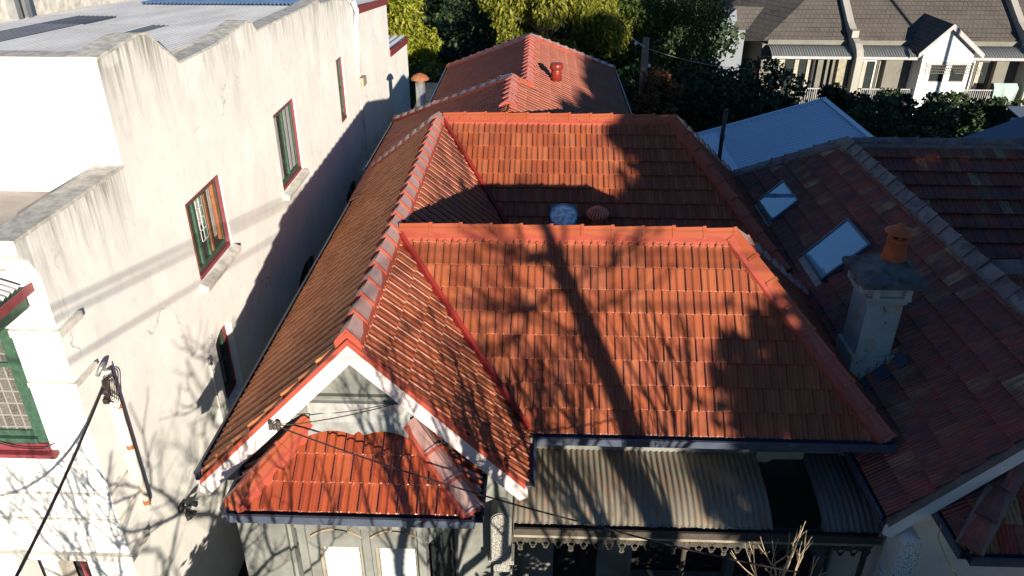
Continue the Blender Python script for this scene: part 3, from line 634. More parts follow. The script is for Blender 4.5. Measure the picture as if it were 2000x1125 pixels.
# ---- verandah
def bull(x, yt=8.25, zt=-6.93, ye=7.14, zb=-7.20):
    pts = [(x, yt, zt)]
    for t in (.2, .4, .55, .66, .75, .83, .9, .95, 1.0):
        y = yt+(ye-yt)*t; z = zt+(zb-zt)*(.28*t+.72*t**4.5); pts.append((x, y, z))
    return pts
corr('verandah_roof', ours, 'ver_metal', bull(-.21), (1, 0, 0), 3.21, jag=.012, label='rust-streaked pale corrugated bullnose sheets')
corr('verandah_roof', ours, 'ver_metal_dark', bull(3.6), (1, 0, 0), .80, jag=.01, label='dark rusty corrugated bullnose sheets beyond the gap')
MB().box(3.02, 4.1, 8.235, 8.248, -9.8, -6.9).build('gap_shade_sheet', 'dark', ours)  # black sheet over the front wall stands for the shade in the gap
MB().prism([(3.0, 8.22, -6.84), (3.62, 8.22, -6.82), (3.62, 8.22, -6.95), (3.22, 8.22, -6.96), (3.14, 8.22, -7.02), (3.0, 8.22, -7.0)], (0, -.04, 0)).build('torn_ceiling_board', 'render_dim', ours)
MB().box(-.2, 4.28, 7.13, 7.2, -7.36, -7.27).build('verandah_beam', 'dark_wood', ours)
MB().box(-.2, 4.28, 7.05, 7.10, -7.34, -7.24).build('verandah_fascia', 'render_dim', ours)
g = gutter(ours, (-.2, 7.16, -7.20), (4.3, 7.16, -7.20), (0, -1, 0), 'dark_wood')
def lacework(root, x0, x1, y, z, mat, step=.16):
    mb = MB(); n = int((x1-x0)/step)
    def ring(cx, cz, r, w_=.008, s=10):
        pts = []
        for k in range(s): g_ = 2*PI*k/s; pts.append((cx+r*math.cos(g_), cz+r*math.sin(g_)))
        for k in range(s):
            a, b_ = pts[k], pts[(k+1) % s]; c = ((a[0]-cx)/r, (a[1]-cz)/r); d = ((b_[0]-cx)/r, (b_[1]-cz)/r)
            mb.prism([(a[0]-c[0]*w_, y, a[1]-c[1]*w_), (a[0]+c[0]*w_, y, a[1]+c[1]*w_), (b_[0]+d[0]*w_, y, b_[1]+d[1]*w_), (b_[0]-d[0]*w_, y, b_[1]-d[1]*w_)], (0, .012, 0))
    for i in range(n):
        c = x0+(i+.5)*step
        ring(c, z-.055, .05); ring(c, z-.055, .022); ring(c-step/2, z-.04, .02); ring(c-step/2, z-.10, .016); ring(c-step/2, z-.10, .035); ring(c, z-.15, .042); ring(c, z-.205, .018, .012)
        if i % 4 == 0: ring(c, z-.25, .022, .013)
    mb.box(x0, x1, y, y+.015, z-.01, z+.01); return mb.build('lacework', mat, root)
lacework(ours, -.2, 4.28, 7.12, -7.36, 'lace')
for x in (1.95, 4.2):
    MB().lathe([(.06, 0), (.06, .12), (.035, .16), (.035, 2.35), (.05, 2.4), (.05, 2.6)], (x, 7.16, GZ+.36), 12).build('verandah_post', 'dark_wood', ours, True)
def pier(root, x0, x1, y0, y1, zt, zb, mat, side_mat, rnd=.13):
    xm = (x0+x1)/2; n = 10; pts = [(x0, y0, zb), (x1, y0, zb)]; r = (x1-x0)/2
    for k in range(n+1): g_ = PI*k/n; pts.append((xm+r*math.cos(g_), y0, zt-r+r*math.sin(g_)))
    MB().prism(pts, (0, y1-y0, 0)).build('party_pier', side_mat, root)
    q = [(a+(xm-a)*.09, y0, z+( .02 if z < zt-.3 else -.01)) for a, _, z in pts]
    MB().prism(q, (0, -.02, 0)).build('pier_panel', mat, root)
    MB().box(x0-.03, x1+.03, y0+.0, y1, zb-.06, zb).box(x0+.03, x1-.03, y0+.06, y1, zb-.25, zb-.06).build('pier_corbel', mat, root)
    MB().box(x0+.02, x1-.02, y0+.16, y1, GZ, zb-.25).build('pier_base', side_mat, root)
pier(ours, -.47, -.22, 6.78, 7.06, -6.68, -7.47, 'vermic', 'render_green')
pier(nbr, 4.34, 4.60, 6.74, 7.06, -6.87, -7.62, 'vermic_white', 'white_trim')

# ---- fittings of our roof
def turbine(parent, c, r, h, mat, name='turbine_vent', neck=.25, tilt=0):
    o = thing(name, c, None, None); o.parent = parent; o.location = Vector(c)-ORG[parent.name]
    body = MB(); body.lathe([(r*.55, -neck), (r*.55, 0), (r*.62, .01), (r*.62, .03)], c, 20); body.build('throat', mat, o, True)
    fin = MB(); n = 22
    for k in range(n):
        a0 = 2*PI*k/n; vs = []; fs = []
        for i in range(8):
            t = i/7; g_ = -PI/2*.75+t*PI*.87; rr_ = r*(.25+.75*math.cos(g_)) if g_ > 0 else r*(.45+.55*math.cos(g_)); z = .03+h*(.42+.5*math.sin(g_)); aa = a0+t*.35
            for dlt, rr2 in ((0, rr_), (.2, rr_*1.03)): vs.append((c[0]+rr2*math.cos(aa+dlt), c[1]+rr2*math.sin(aa+dlt), c[2]+z))
        for i in range(7): fs.append((i*2, i*2+1, i*2+3, i*2+2))
        fin.add(vs, fs)
    fin.build('fin', mat, o, label=None)['kind'] = 'stuff'
    MB().lathe([(r*.45, .02+h*.86), (r*.42, .05+h*.9), (.0, .07+h*.95)], c, 20).build('crown_plate', mat, o, True)
    MB().lathe([(r*.35, .0), (r*.8, h*.45), (r*.3, h*.85)], c, 16).build('drum', 'dark', o, True)
    return o
t1 = turbine(ours, (1.12, 13.14, -5.66), .21, .20, 'turbine_paint', neck=.4)
MBt = MB(); c2 = (.46, 19.99, -4.5)
t2 = thing('mushroom_vent', c2, None, None); t2.parent = ours; t2.location = Vector(c2)-ORG[ours.name]
MB().lathe([(.14, -.30), (.135, -.1), (.125, -.06), (.125, 0)], c2, 20).build('vent_neck', 'vent_red', t2, True)
MB().lathe([(.10, -.04), (.15, -.02), (.17, .01), (.165, .09), (.15, .12), (.13, .13), (.06, .14), (0, .145)], c2, 24).build('vent_hood', 'vent_red', t2, True)
# dome skylight
dn = Vector((0, -.573, .82)); dc = Vector((.51, 13.22, -5.69)); du = Vector((1, 0, 0)); dvv = dn.cross(du)
def on(c, u, v, h): return tuple(c+du*u+dvv*v+dn*h)
base_ = MB(); base_.prism([on(dc, -.24, -.25, 0), on(dc, .24, -.25, 0), on(dc, .24, .25, 0), on(dc, -.24, .25, 0)], dn*.09)
sk = base_.build('dome_skylight', 'blue_metal', ours)
vs, fs = [], []; R_, S_ = 7, 26
for i in range(R_+1):
    r_ = .245*(1-i/R_*.999) if i else .245; h = .09+(.0 if i == 0 else .07*math.sin(PI/2*min(1, i/R_*1.15)))
    for k in range(S_): g_ = 2*PI*k/S_; vs.append(on(dc, r_*math.cos(g_), r_*math.sin(g_), h))
for i in range(R_):
    for k in range(S_): fs.append((i*S_+k, i*S_+(k+1) % S_, (i+1)*S_+(k+1) % S_, (i+1)*S_+k))
link_mesh('dome', vs, fs, 'dome', sk, True)
rim = MB(); rim.tube([on(dc, .245*math.cos(2*PI*k/30), .245*math.sin(2*PI*k/30), .10) for k in range(31)], .014, 6, False); rim.build('dome_ring', 'sky_glass', sk, True)
# flue behind the house
fx, fy = -3.3, 21.86
fl = thing('flue_pipe', (fx, fy, -7.5), None, None); fl.parent = ours; fl.location = Vector((fx, fy, -7.5))-ORG[ours.name]
MB().lathe([(.135, -1), (.135, 2.14), (.12, 2.14), (.12, 2.25)], (fx, fy, -7.5), 18).build('flue', 'galv', fl, True)
MB().lathe([(.26, 2.24), (.25, 2.27), (.18, 2.35), (.08, 2.40), (0, 2.42)], (fx, fy, -7.5), 20).build('cowl', 'rust', fl, True)
# small bathroom vent by the rear hip
pz = (-1.55, 19.1, -4.97)
MB().lathe([(.05, -.1), (.05, .05), (.12, .05), (.10, .10), (0, .13)], pz, 14).build('roof_vent', 'galv', ours, True)

# ---- fittings of the neighbour's roof: skylights, chimney, metal rear roof
nn = Vector((-1.9, 0, 1.88)).normalized(); uu = Vector((0, 1, 0)); vv = Vector((1.88, 0, 1.9)).normalized()
for q in ([(4.74, 14.33, -6.2), (4.74, 15.33, -6.2), (5.15, 15.33, -5.79), (5.15, 14.33, -5.79)], [(4.85, 11.64, -6.09), (4.85, 12.56, -6.09), (5.46, 12.6, -5.46), (5.46, 11.62, -5.46)]):
    q = [Vector(a)+nn*.02 for a in q]; c = sum(q, Vector())/4
    out = [c+(a-c)*1.10+nn*.0 for a in q]
    s = MB()
    for i in range(4):
        a, b_, A_, B_ = q[i], q[(i+1) % 4], out[i], out[(i+1) % 4]; s.prism([A_, B_, b_, a], nn*.105)
    o = s.build('skylight', 'gutter_blue', nbr)
    MB().prism(q, nn*.09).build('skylight_pane', 'sky_glass', o)
    low = out[0]-vv*.12, out[1]-vv*.12
    MB().prism([low[0], low[1], out[1], out[0]], nn*.05).build('apron', 'lead', o)
cx0, cx1, cy0, cy1 = 4.45, 4.92, 9.2, 9.72
ch = MB().box(cx0, cx1, cy0, cy1, -6.9, -5.02).build('chimney', 'chimney', nbr)
for zz, e, h in ((-6.05, .05, .10), (-5.12, .03, .05), (-5.06, .06, .05), (-4.82, .05, .03)):
    MB().box(cx0-e, cx1+e, cy0-e, cy1+e, zz, zz+h).build('moulding', 'chimney', ch)
MB().box(cx0-.045, cx1+.045, cy0-.045, cy1+.045, -6.9, -6.05).build('plinth', 'chimney', ch)
MB().box(cx0-.02, cx1+.02, cy0-.02, cy1+.02, -5.01, -4.80).build('frieze', 'chimney', ch)
for x in (cx0+.02, cx1-.04): MB().box(x-.03, x+.05, cy0-.13, cy0-.02, -4.98, -4.80).build('bracket', 'chimney', ch)
for y in (cy0+.05, cy1-.05): MB().box(cx0-.13, cx0-.02, y-.04, y+.04, -4.98, -4.80).build('bracket', 'chimney', ch)
a, b_, c_, d_ = cx0-.2, cx1+.17, cy0-.22, cy1+.12
cp = MB(); cp.box(a, b_, c_, d_, -4.80, -4.74)
xm, ym = (cx0+cx1)/2+.06, (cy0+cy1)/2-.02
cp.add([(a, c_, -4.738), (b_, c_, -4.738), (b_, d_, -4.738), (a, d_, -4.738), (xm-.14, ym-.14, -4.56), (xm+.14, ym-.14, -4.56), (xm+.14, ym+.14, -4.56), (xm-.14, ym+.14, -4.56)], [(0, 1, 5, 4), (1, 2, 6, 5), (2, 3, 7, 6), (3, 0, 4, 7), (4, 5, 6, 7)])
cp.build('chimney_cap', 'chimney_cap', ch)
pc = (xm, ym, -4.57)
MB().lathe([(.155, 0), (.15, .03), (.125, .26), (.135, .27), (.135, .30), (.115, .305), (.11, .31)], pc, 20).build('chimney_pot', 'terracotta', ch, True)
pt = MB()
for k in range(6):
    g_ = 2*PI*k/6+.3; pt.tube([(pc[0]+.10*math.cos(g_), pc[1]+.10*math.sin(g_), pc[2]+.30), (pc[0]+.10*math.cos(g_), pc[1]+.10*math.sin(g_), pc[2]+.40)], .022, 5)
pt.lathe([(.19, .385), (.185, .40), (.12, .44), (.05, .465), (.045, .50), (.0, .52)], pc, 22); pt.build('pot_hood', 'terracotta', ch, True)
MB().lathe([(.07, .28), (.07, .39)], pc, 12).build('pot_throat', 'dark', ch)
# stepped soaker flashing on both sides of the stack
sf = MB()
for k in range(6):
    x = cx0-.1+k*.1; z = -4.8-1.01*(6.12-x)+.02
    sf.box(x, x+.12, cy0-.075, cy0-.052, z-.05, z+.16)
sf.build('step_flashing', 'lead', ch)
zf = lambda x: -4.8-1.01*(6.12-x)+.055
MB().prism([(cx0-.2, cy0-.38, zf(cx0-.2)), (cx1+.12, cy0-.32, zf(cx1+.12)), (cx1+.12, cy0-.05, zf(cx1+.12)), (cx0-.2, cy0-.05, zf(cx0-.2))], (-.012, 0, .012)).build('base_flashing', 'gutter_blue', ch)
# metal roof of the neighbour's rear wing
q = [(6.7, 15.5, -4.95), (6.7, 18.5, -4.82), (3.95, 18.55, -5.70), (3.6, 15.5, -5.85)]
q = [Vector(v_) for v_ in q]
mr = MB().prism([(8.38, 16.6, -6.0), (8.38, 23.07, -6.0), (4.85, 23.07, -7.11), (4.5, 17.0, -7.22), (5.5, 16.6, -6.9)], (0, 0, -.04)).build('metal_rear_roof', 'pale_metal', nbr)
MB().prism([(8.30, 16.6, -5.985), (8.46, 16.6, -5.985), (8.46, 23.1, -5.985), (8.30, 23.1, -5.985)], (0, 0, .02)).build('ridge_flashing', 'pale_metal', mr)
seam = MB()
for k in range(22):
    t = k/21; x = 4.95+t*3.2; z = -7.11+(x-4.85)/3.53*1.11
    seam.box(x, x+.09, 22.86, 22.89, z+.004, z+.014)
seam.build('verge_screws', 'gutter_blue', mr)['kind'] = 'stuff'
rb_ = MB()
for k in range(33):
    y = 16.8+k*.19; rb_.prism([(5.3, y, -6.965), (5.3, y+.03, -6.945), (5.3, y+.06, -6.965)], (3.0, 0, .943))
for x in (6.2, 7.3): rb_.box(x, x+.02, 16.8, 22.9, -7.11+(x-4.85)*.3144+.002, -7.11+(x-4.85)*.3144+.012)
rb_.build('sheet_rib', 'pale_metal', mr)['kind'] = 'stuff'
MB().prism([(4.8, 23.05, -7.13), (8.46, 23.05, -5.99), (8.46, 23.05, -5.95), (4.8, 23.05, -7.09)], (0, .08, 0)).build('verge_trim', 'pale_metal', mr)
MB().box(5.0, 8.3, 18.2, 22.9, GZ, -7.15).build('rear_wall', 'white_trim', nbr)
vb = pY(1530, 322, 19.6)
MB().prism([(vb.x-.1, 19.5, vb.z-.25), (vb.x+.25, 19.5, vb.z-.25), (vb.x+.25, 19.5, vb.z+.02), (vb.x+.02, 19.5, vb.z+.07), (vb.x-.1, 19.5, vb.z+.0)], (0, .35, 0)).build('vent_box', 'pale_metal', mr)
MB().tube([(4.13, 17, -7), (4.11, 17, -5.3), (4.13, 17, -4.68)], .045, 10).lathe([(.055, 0), (.055, .1)], (4.115, 17, -5.35), 10).build('flue_pipe', 'iron', nbr, True)

# ------------------------------------------------------------------ the tall white building on the left
wb = thing('white_building', (-8, 15, GZ), 'tall cream-white painted brick building with streaked parapet and green windows, at the left', 'building')
XW = -4.8
wins = [(9.77, 11.06, -5.28, -4.09), (13.79, 15.13, -5.48, -4.0), (18.67, 19.33, -5.6, -4.07), (9.80, 10.47, -7.55, -6.27), (13.85, 15.3, -8.8, -7.33), (18.3, 19.65, -8.8, -7.28), (20.9, 21.25, -7.6, -6.1)]
sw = MB(TX(XW)); zl = -3.5
sw.holed(-.32, 0, 6.56, 8.47, GZ, zl, []); sw.holed(-.32, 0, 8.47, 21.08, GZ, zl, [h for h in wins if h[1] < 21]); sw.T = None
sw.prism([(XW, 6.56, zl), (XW, 8.47, zl), (XW, 8.47, -3.10), (XW, 6.36, -3.08), (XW, 6.36, -3.2), (XW, 6.46, -3.3)], (-.30, 0, 0))
prof_ = [(8.47, -1.87), (9.5, -1.80), (9.72, -1.84), (9.86, -1.94), (10.45, -2.34), (11.8, -2.36), (13.2, -2.27), (13.36, -2.32), (13.56, -2.49), (16.8, -2.58), (17.6, -2.58), (17.8, -2.68), (18.2, -2.72), (19.2, -2.79), (20.3, -2.95), (21.08, -3.3)]
for a, b_ in zip(prof_, prof_[1:]):
    sw.prism([(XW, a[0], zl), (XW, b_[0], zl), (XW, b_[0], b_[1]), (XW, a[0], a[1])], (-.32, 0, 0))
sw.build('side_wall', 'white_wall', wb)
cpn = MB()
for a, b_ in zip(prof_, prof_[1:]):
    cpn.prism([(XW+.012, a[0], a[1]+.003), (XW+.012, b_[0], b_[1]+.003), (XW+.012, b_[0], b_[1]+.035), (XW+.012, a[0], a[1]+.035)], (-.345, 0, 0))
cpn.build('coping', 'coping', wb); cpn = MB()
cpn.prism([(XW+.012, 6.34, -3.077), (XW+.012, 8.46, -3.097), (XW+.012, 8.46, -3.06), (XW+.012, 6.34, -3.04)], (-.33, 0, 0))
cpn.build('coping', 'coping', wb)
MB().prism([(XW-.001, 21.081, GZ), (XW-.001, 25.6, GZ), (XW-.001, 25.6, -3.80), (XW-.001, 21.081, -3.36)], (-6, 0, 0)).build('rear_wall', 'white_wall', wb)
MB().prism([(XW-.02, 25.601, GZ), (XW-.02, 29.2, GZ), (XW-.02, 29.2, -5.68), (XW-.02, 25.601, -5.44)], (-5, 0, 0)).build('rear_wall', 'white_wall', wb)
MB().prism([(XW-.0, 21.1, -3.42), (XW-.0, 25.7, -3.84), (XW-.0, 25.7, -3.66), (XW-.0, 21.1, -3.22)], (.04, 0, 0)).build('barge_board', 'maroon', wb)
MB().prism([(XW-.02, 25.7, -5.47), (XW-.02, 29.3, -5.72), (XW-.02, 29.3, -5.50), (XW-.02, 25.7, -5.24)], (.04, 0, 0)).build('barge_board', 'maroon', wb)
corr('rear_roof', wb, 'grey_roof', [(-4.78, 21.1, -3.2), (-4.78, 23.4, -3.43), (-4.78, 25.75, -3.64)], (-1, 0, 0), 6, pitch=.1, amp=.014)
corr('rear_roof', wb, 'grey_roof', [(-4.78, 25.6, -5.22), (-4.78, 27.4, -5.35), (-4.78, 29.35, -5.48)], (-1, 0, 0), 5, pitch=.25, amp=.03)
MB().box(-12.2, XW-.32, 8.47, 8.75, -3.4, -1.87).build('front_parapet', 'white_front', wb)
MB().box(-12.2, XW-.33, 8.455, 8.775, -1.867, -1.835).build('coping', 'coping', wb)
MB().box(-12.2, XW-.32, 6.62, 8.47, -3.6, -3.4).build('balcony_deck', 'deck', wb)
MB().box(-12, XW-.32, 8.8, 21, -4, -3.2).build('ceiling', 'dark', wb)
# main roof: corrugated sheets falling to the back, laid in two lengths
zr_ = lambda y: -2.2-(y-8.7)*.06
for (ya, yb_, h) in ((8.7, 13.9, .045), (13.8, 15.5, .02), (15.4, 18.0, .0), (17.9, 21, -.025)):
    corr('main_roof', wb, 'grey_roof', [(-5.08, ya, zr_(ya)+h), (-5.08, yb_, zr_(yb_)+h)], (-1, 0, 0), 4.75, amp=.024, pitch=.09)
for (xa, wd, ya, yb_, mt) in ((-5.3, 3.6, 18.05, 19.4, 'blue_sheet'), (-8.0, .75, 11.0, 15.2, 'dark_strip'), (-6.4, .3, 12.2, 13.85, 'dark_strip'), (-5.12, .5, 9.2, 10.6, 'dark_strip')):
    corr('roof_overlay', wb, mt, [(xa, ya, zr_(ya)+.05), (xa, yb_, zr_(yb_)+.05)], (-1, 0, 0), wd, amp=.024, pitch=.09)
MB().prism([(-9.8, 8.8, -2.6), (-9.8, 21, -3.2), (-9.8, 21, -2.1), (-9.8, 8.8, -1.2)], (-.3, 0, 0)).build('party_parapet', 'string', wb)
for y_ in (14.75, 15.05): MB().box(-9.79, -9.62, y_, y_+.14, -2.65, -1.2).build('vent_duct', 'galv', wb)
MB().box(-12, -4.85, 20.95, 21.08, -3.6, -2.75).build('rear_parapet', 'white_wall', wb)
# windows of the side wall
TS = TX(XW)
def bricks_sill(a0, a1, z): pass
window_unit(wb, TS, *wins[0], mull=(.25, .5), sill=.16, rec=.075)
window_unit(wb, TS, *wins[1], mull=(.5,), sill=.15, rec=.075)
window_unit(wb, TS, *wins[2], mull=(), rail=.5, sill=None, rec=.08)
window_unit(wb, TS, *wins[3], mull=(), rail=.45, sill=.1, rec=.16, frame='maroon')
for h in wins[4:6]: window_unit(wb, TS, *h, mull=(.5,), frame='far_grey', sash='dark_wood', rec=.1)
# opened casement and timber linings in the first window
a = wins[0]
y0_ = a[0]+.42
for q_ in ((a[0]+.07, a[0]+.115, -.09, -.03, a[2]+.12, a[3]-.07), (a[0]+.68, a[0]+.73, -.09, -.04, a[2]+.16, a[3]-.12), (a[1]-.26, a[1]-.19, -.09, -.035, a[2]+.2, a[3]-.1)): MB(TS).box(*q_).build('timber_lining', 'orange_wood', wb)
cb = MB(TS)
for k in range(4): cb.box(y0_, y0_+.22, -.062, -.054, a[2]+.42+k*.17, a[2]+.434+k*.17)
for k in range(3): cb.box(y0_+k*.105, y0_+.012+k*.105, -.062, -.054, a[2]+.42, a[3]-.12)
cb.build('window_bars', 'white_trim', wb)
MB(TS).box(y0_-.02, y0_+.24, -.081, -.076, a[2]+.66, a[3]-.12).build('curtain', 'curtain', wb)
MB(TS).box(a[1]-.40, a[1]-.30, -.081, -.076, a[2]+.3, a[3]-.12).build('curtain', 'curtain', wb)
a = wins[1]
for y0_, y1_ in ((a[0]+.13, a[0]+.36), (a[1]-.56, a[1]-.42), (a[1]-.34, a[1]-.2)): MB(TS).box(y0_, y1_, -.081, -.076, a[2]+.15, a[3]-.12).build('curtain', 'far_grey', wb)
# segmental heads above the lower windows
for h, rs in ((wins[4], .22), (wins[5], .2), (wins[3], .12)):
    mb = MB(TS); n = 8; yl, yh, zt = h[0], h[1], h[3]
    for k in range(n):
        ta, tb = k/n, (k+1)/n; fa = rs*(2*ta-1)**2; fb = rs*(2*tb-1)**2
        mb.add([(yl+(yh-yl)*ta, -.002, zt+.0), (yl+(yh-yl)*tb, -.002, zt), (yl+(yh-yl)*tb, -.002, zt-fb), (yl+(yh-yl)*ta, -.002, zt-fa), (yl+(yh-yl)*ta, -.1, zt+.0), (yl+(yh-yl)*tb, -.1, zt), (yl+(yh-yl)*tb, -.1, zt-fb), (yl+(yh-yl)*ta, -.1, zt-fa)], [(0, 1, 2, 3), (3, 2, 6, 7), (4, 5, 6, 7)])
    mb.build('arched_head', 'white_wall', wb)
# front face with string courses, leadlight window and entrance
TF = TY(6.56); fr = MB(TF)
fh = [(-7.4, -5.30, -5.66, -4.12), (-6.25, -5.36, -10, -7.36)]
fr.holed(-.3, 0, -12.2, XW-.321, GZ, -3.47, [fh[0]]+[fh[1]]); fr.build('front_wall', 'white_front', wb)
MB().box(XW-.32, XW-.002, 6.562, 6.9, GZ, -3.5).build('front_quoin', 'white_front', wb)
st = MB()
for z, e, h in ((-4.20, .05, .08), (-4.82, .045, .055), (-7.36, .06, .09), (-6.75, .02, .035), (-6.35, .015, .03)):
    st.box(-12.2 if z not in (-4.20, -4.82) else -5.28, XW+e, 6.56-e, 6.559, z, z+h)
    st.box(XW+.001, XW+e, 6.559, 6.559+.38, z, z+h)
st.build('string_course', 'string', wb)
o = window_unit(wb, TF, -7.4, -5.30, -5.66, -4.12, mull=(.42, .72), rail=.72, pane='leadlight', rec=.06, frame='green', fw_=.12)
MB(TF).box(-7.5, -5.22, .001, .10, -5.74, -5.69).box(-7.4, -5.30, -.06, .02, -5.69, -5.60).build('window_ledge', 'maroon', wb)
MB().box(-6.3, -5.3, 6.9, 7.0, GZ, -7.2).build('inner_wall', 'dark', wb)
MB(TF).box(-5.95, -5.75, -.25, -.02, GZ, -7.37).build('porch_pillar', 'string', wb)
MB(TF).box(-5.62, -5.38, -.3, -.2, GZ, -7.37).build('door', 'maroon', wb)
# porch hood beside the balcony end
hp = []
for t in [i/8 for i in range(9)]: hp.append((-4.99-1.2*t, 5.5, -3.60+.28*math.sin(t*PI/2)))
corr('hood_roof', wb, 'grey_roof', hp, (0, 1, 0), 1.02, amp=.012)
MB().prism([(-4.96, 5.5, -3.68), (-4.9, 5.5, -3.68), (-4.9, 5.5, -3.585), (-4.912, 5.5, -3.585), (-4.912, 5.5, -3.66), (-4.96, 5.5, -3.66)], (0, 1.06, 0)).build('hood_gutter', 'maroon', wb)
MB().box(-5.03, -4.975, 5.5, 6.5, -3.84, -3.625).build('hood_fascia', 'green', wb)
MB().box(-6.2, -5.03, 5.5, 6.5, -3.80, -3.70).build('hood_soffit', 'green', wb)
# services on the side wall
pb = MB(); pb.tube([(XW+.04, 7.08, -4.98), (XW+.04, 7.10, -7.02)], .037, 10); cond = pb.build('conduit', 'pvc', wb, True)
for z in (-5.5, -6.1, -6.98): MB().lathe([(.041, 0), (.042, .02), (.040, .06)], (XW+.04, 7.09, z), 10).build('conduit_collar', 'rust', cond, True)
MB().tube([(XW+.055, 7.14, -4.95), (XW+.055, 7.155, -7.0)], .006, 5).build('conduit_wire', 'cable', cond)
ar = []
for i in range(9): g_ = PI*i/8; ar.append((XW+.035+.09*math.sin(g_)*.6, 7.02-.06+.06*math.cos(g_), -4.92+.10*math.sin(g_)))
MB().tube(ar, .025, 8).build('goose_neck', 'galv', wb, True)
coil = MB()
for k in range(6):
    cc = Vector((XW+.06+.01*k, 6.93+.01*k, -5.10-.012*k)); r_ = .075+.012*k
    coil.tube([cc+Vector((.0+.01*math.sin(3*t), r_*math.cos(t)*.8, r_*math.sin(t)*1.3)) for t in [2*PI*i/18 for i in range(19)]], .0055, 5, False)
coil.box(XW+.03, XW+.09, 6.86, 6.92, -5.28, -5.22); coil.build('cable_coil', 'cable', wb)
fl_ = MB(); c = Vector((XW+.0, 7.80, -7.74))
fl_.box(c.x, c.x+.05, c.y-.05, c.y+.05, c.z-.05, c.z+.05).tube([c+Vector((.03, 0, 0)), c+Vector((.16, 0, .02))], .02, 8)
for dy, dz_ in ((-.08, -.04), (.02, -.09), (.08, -.0)):
    h = c+Vector((.13, dy, dz_)); fl_.tube([c+Vector((.10, 0, .0)), h, h+Vector((.05, dy*.5, -.04))], [.014, .03, .045], 10)
fl_.build('floodlight_cluster', 'iron', wb, True)
MB().tube([(XW+.022, 9.46, -6.40), (XW+.022, 9.46, -8.4)], .014, 8).build('drain_pipe', 'pvc', wb, True)
MB().tube([(XW+.03, 9.46, -6.40), (XW+.03, 9.46, -6.50)], .035, 8).build('pipe_cap', 'galv', wb, True)
# painted-out services strip near the top rear
pg = MB()
for k in range(3): pg.tube([(XW+.03, 21.0-.12*k, -3.05), (XW+.10, 21.05-.12*k, -3.3), (XW+.04, 21.0-.10*k, -3.7), (XW+.03, 21.05-.1*k, -4.9)], .03, 6)
pg.build('service_pipe', 'white_trim', wb, True)
MB().box(XW+.0, XW+.12, 20.9, 21.3, -5.25, -5.02).build('junction_box', 'render_dim', wb)
MB().box(XW+.0, XW+.28, 20.2, 20.9, -7.75, -7.35).build('window_air_conditioner', 'white_trim', wb)
MB().box(XW+.0, XW+.03, 20.9, 21.0, -8.6, -5.6).build('downpipe', 'string', wb)

# ------------------------------------------------------------------ overhead wires
def sag(a, b_, s, n=16): a, b_ = Vector(a), Vector(b_); return [a.lerp(b_, i/n)-Vector((0, 0, s*4*(i/n)*(1-i/n))) for i in range(n+1)]
for k, (y, z, lab) in enumerate(((-4.0, -1.36, 'topmost of three overhead power lines along the street'), (-4.3, -1.42, 'middle one of three overhead power lines along the street'), (-4.15, -1.96, 'lowest of three overhead power lines along the street'))):
    tag(MB().tube(sag((-30, y, z+.1), (30, y, z+.1), .1), .020, 6).build('power_line', 'cable'), lab, 'power line', 'overhead power lines along the street')
a1 = Vector((XW+.05, 6.97, -5.05)); b1 = Vector((-4.38, 4.43, -5.1))
pts = sag(a1, a1+(b1-a1)*2.2, .28, 24)
tag(MB().tube(pts, .016, 7).build('service_cable', 'cable'), 'thick black twisted service cable sagging from the white wall down to the lower left', 'cable')
tag(MB().tube(sag((XW+.05, 6.97, -5.12), (-5.32, 6.5, -5.62), .10)+sag((-5.32, 6.5, -5.62), (-6.2, 6.5, -5.35), .1), .007, 6).build('service_cable', 'cable'), 'thin cable looping from the wall bracket across the leadlight window', 'cable')
bracket = pY(540, 832, 6.78)
def attach(a, b_, s, r, lab): return tag(MB().tube(sag(a, b_, s), r, 6).build('service_cable', 'cable'), lab, 'cable')
attach(bracket, pY(1180, 1031, 5.7), .08, .009, 'black service cable crossing the bay roof from the gable bargeboard')
attach(pY(1180, 1031, 5.7), pY(1560, 1118, 4.9), .03, .009, 'dark cable running on from the verandah gutter to the lower right')
attach(bracket, pY(800, 780, 7.0), .05, .006, 'thin black wire strung across the grey gable wall')
ins = MB()
for k in range(5):
    c = bracket+Vector((random.uniform(-.05, .04), random.uniform(-.05, .0), random.uniform(-.05, .04))); ins.lathe([(.0, -.03), (.022, -.02), (.026, .01), (.014, .03), (0, .035)], c, 8)
ins.tube([bracket+Vector((0, .08, .02)), bracket], .012, 6)
for k in range(4): ins.tube([bracket+Vector((random.uniform(-.06, .06), -.02, random.uniform(-.06, .06))) for _ in range(5)], .006, 5)
ins.build('cable_bracket', 'dark_wood', ours, True)

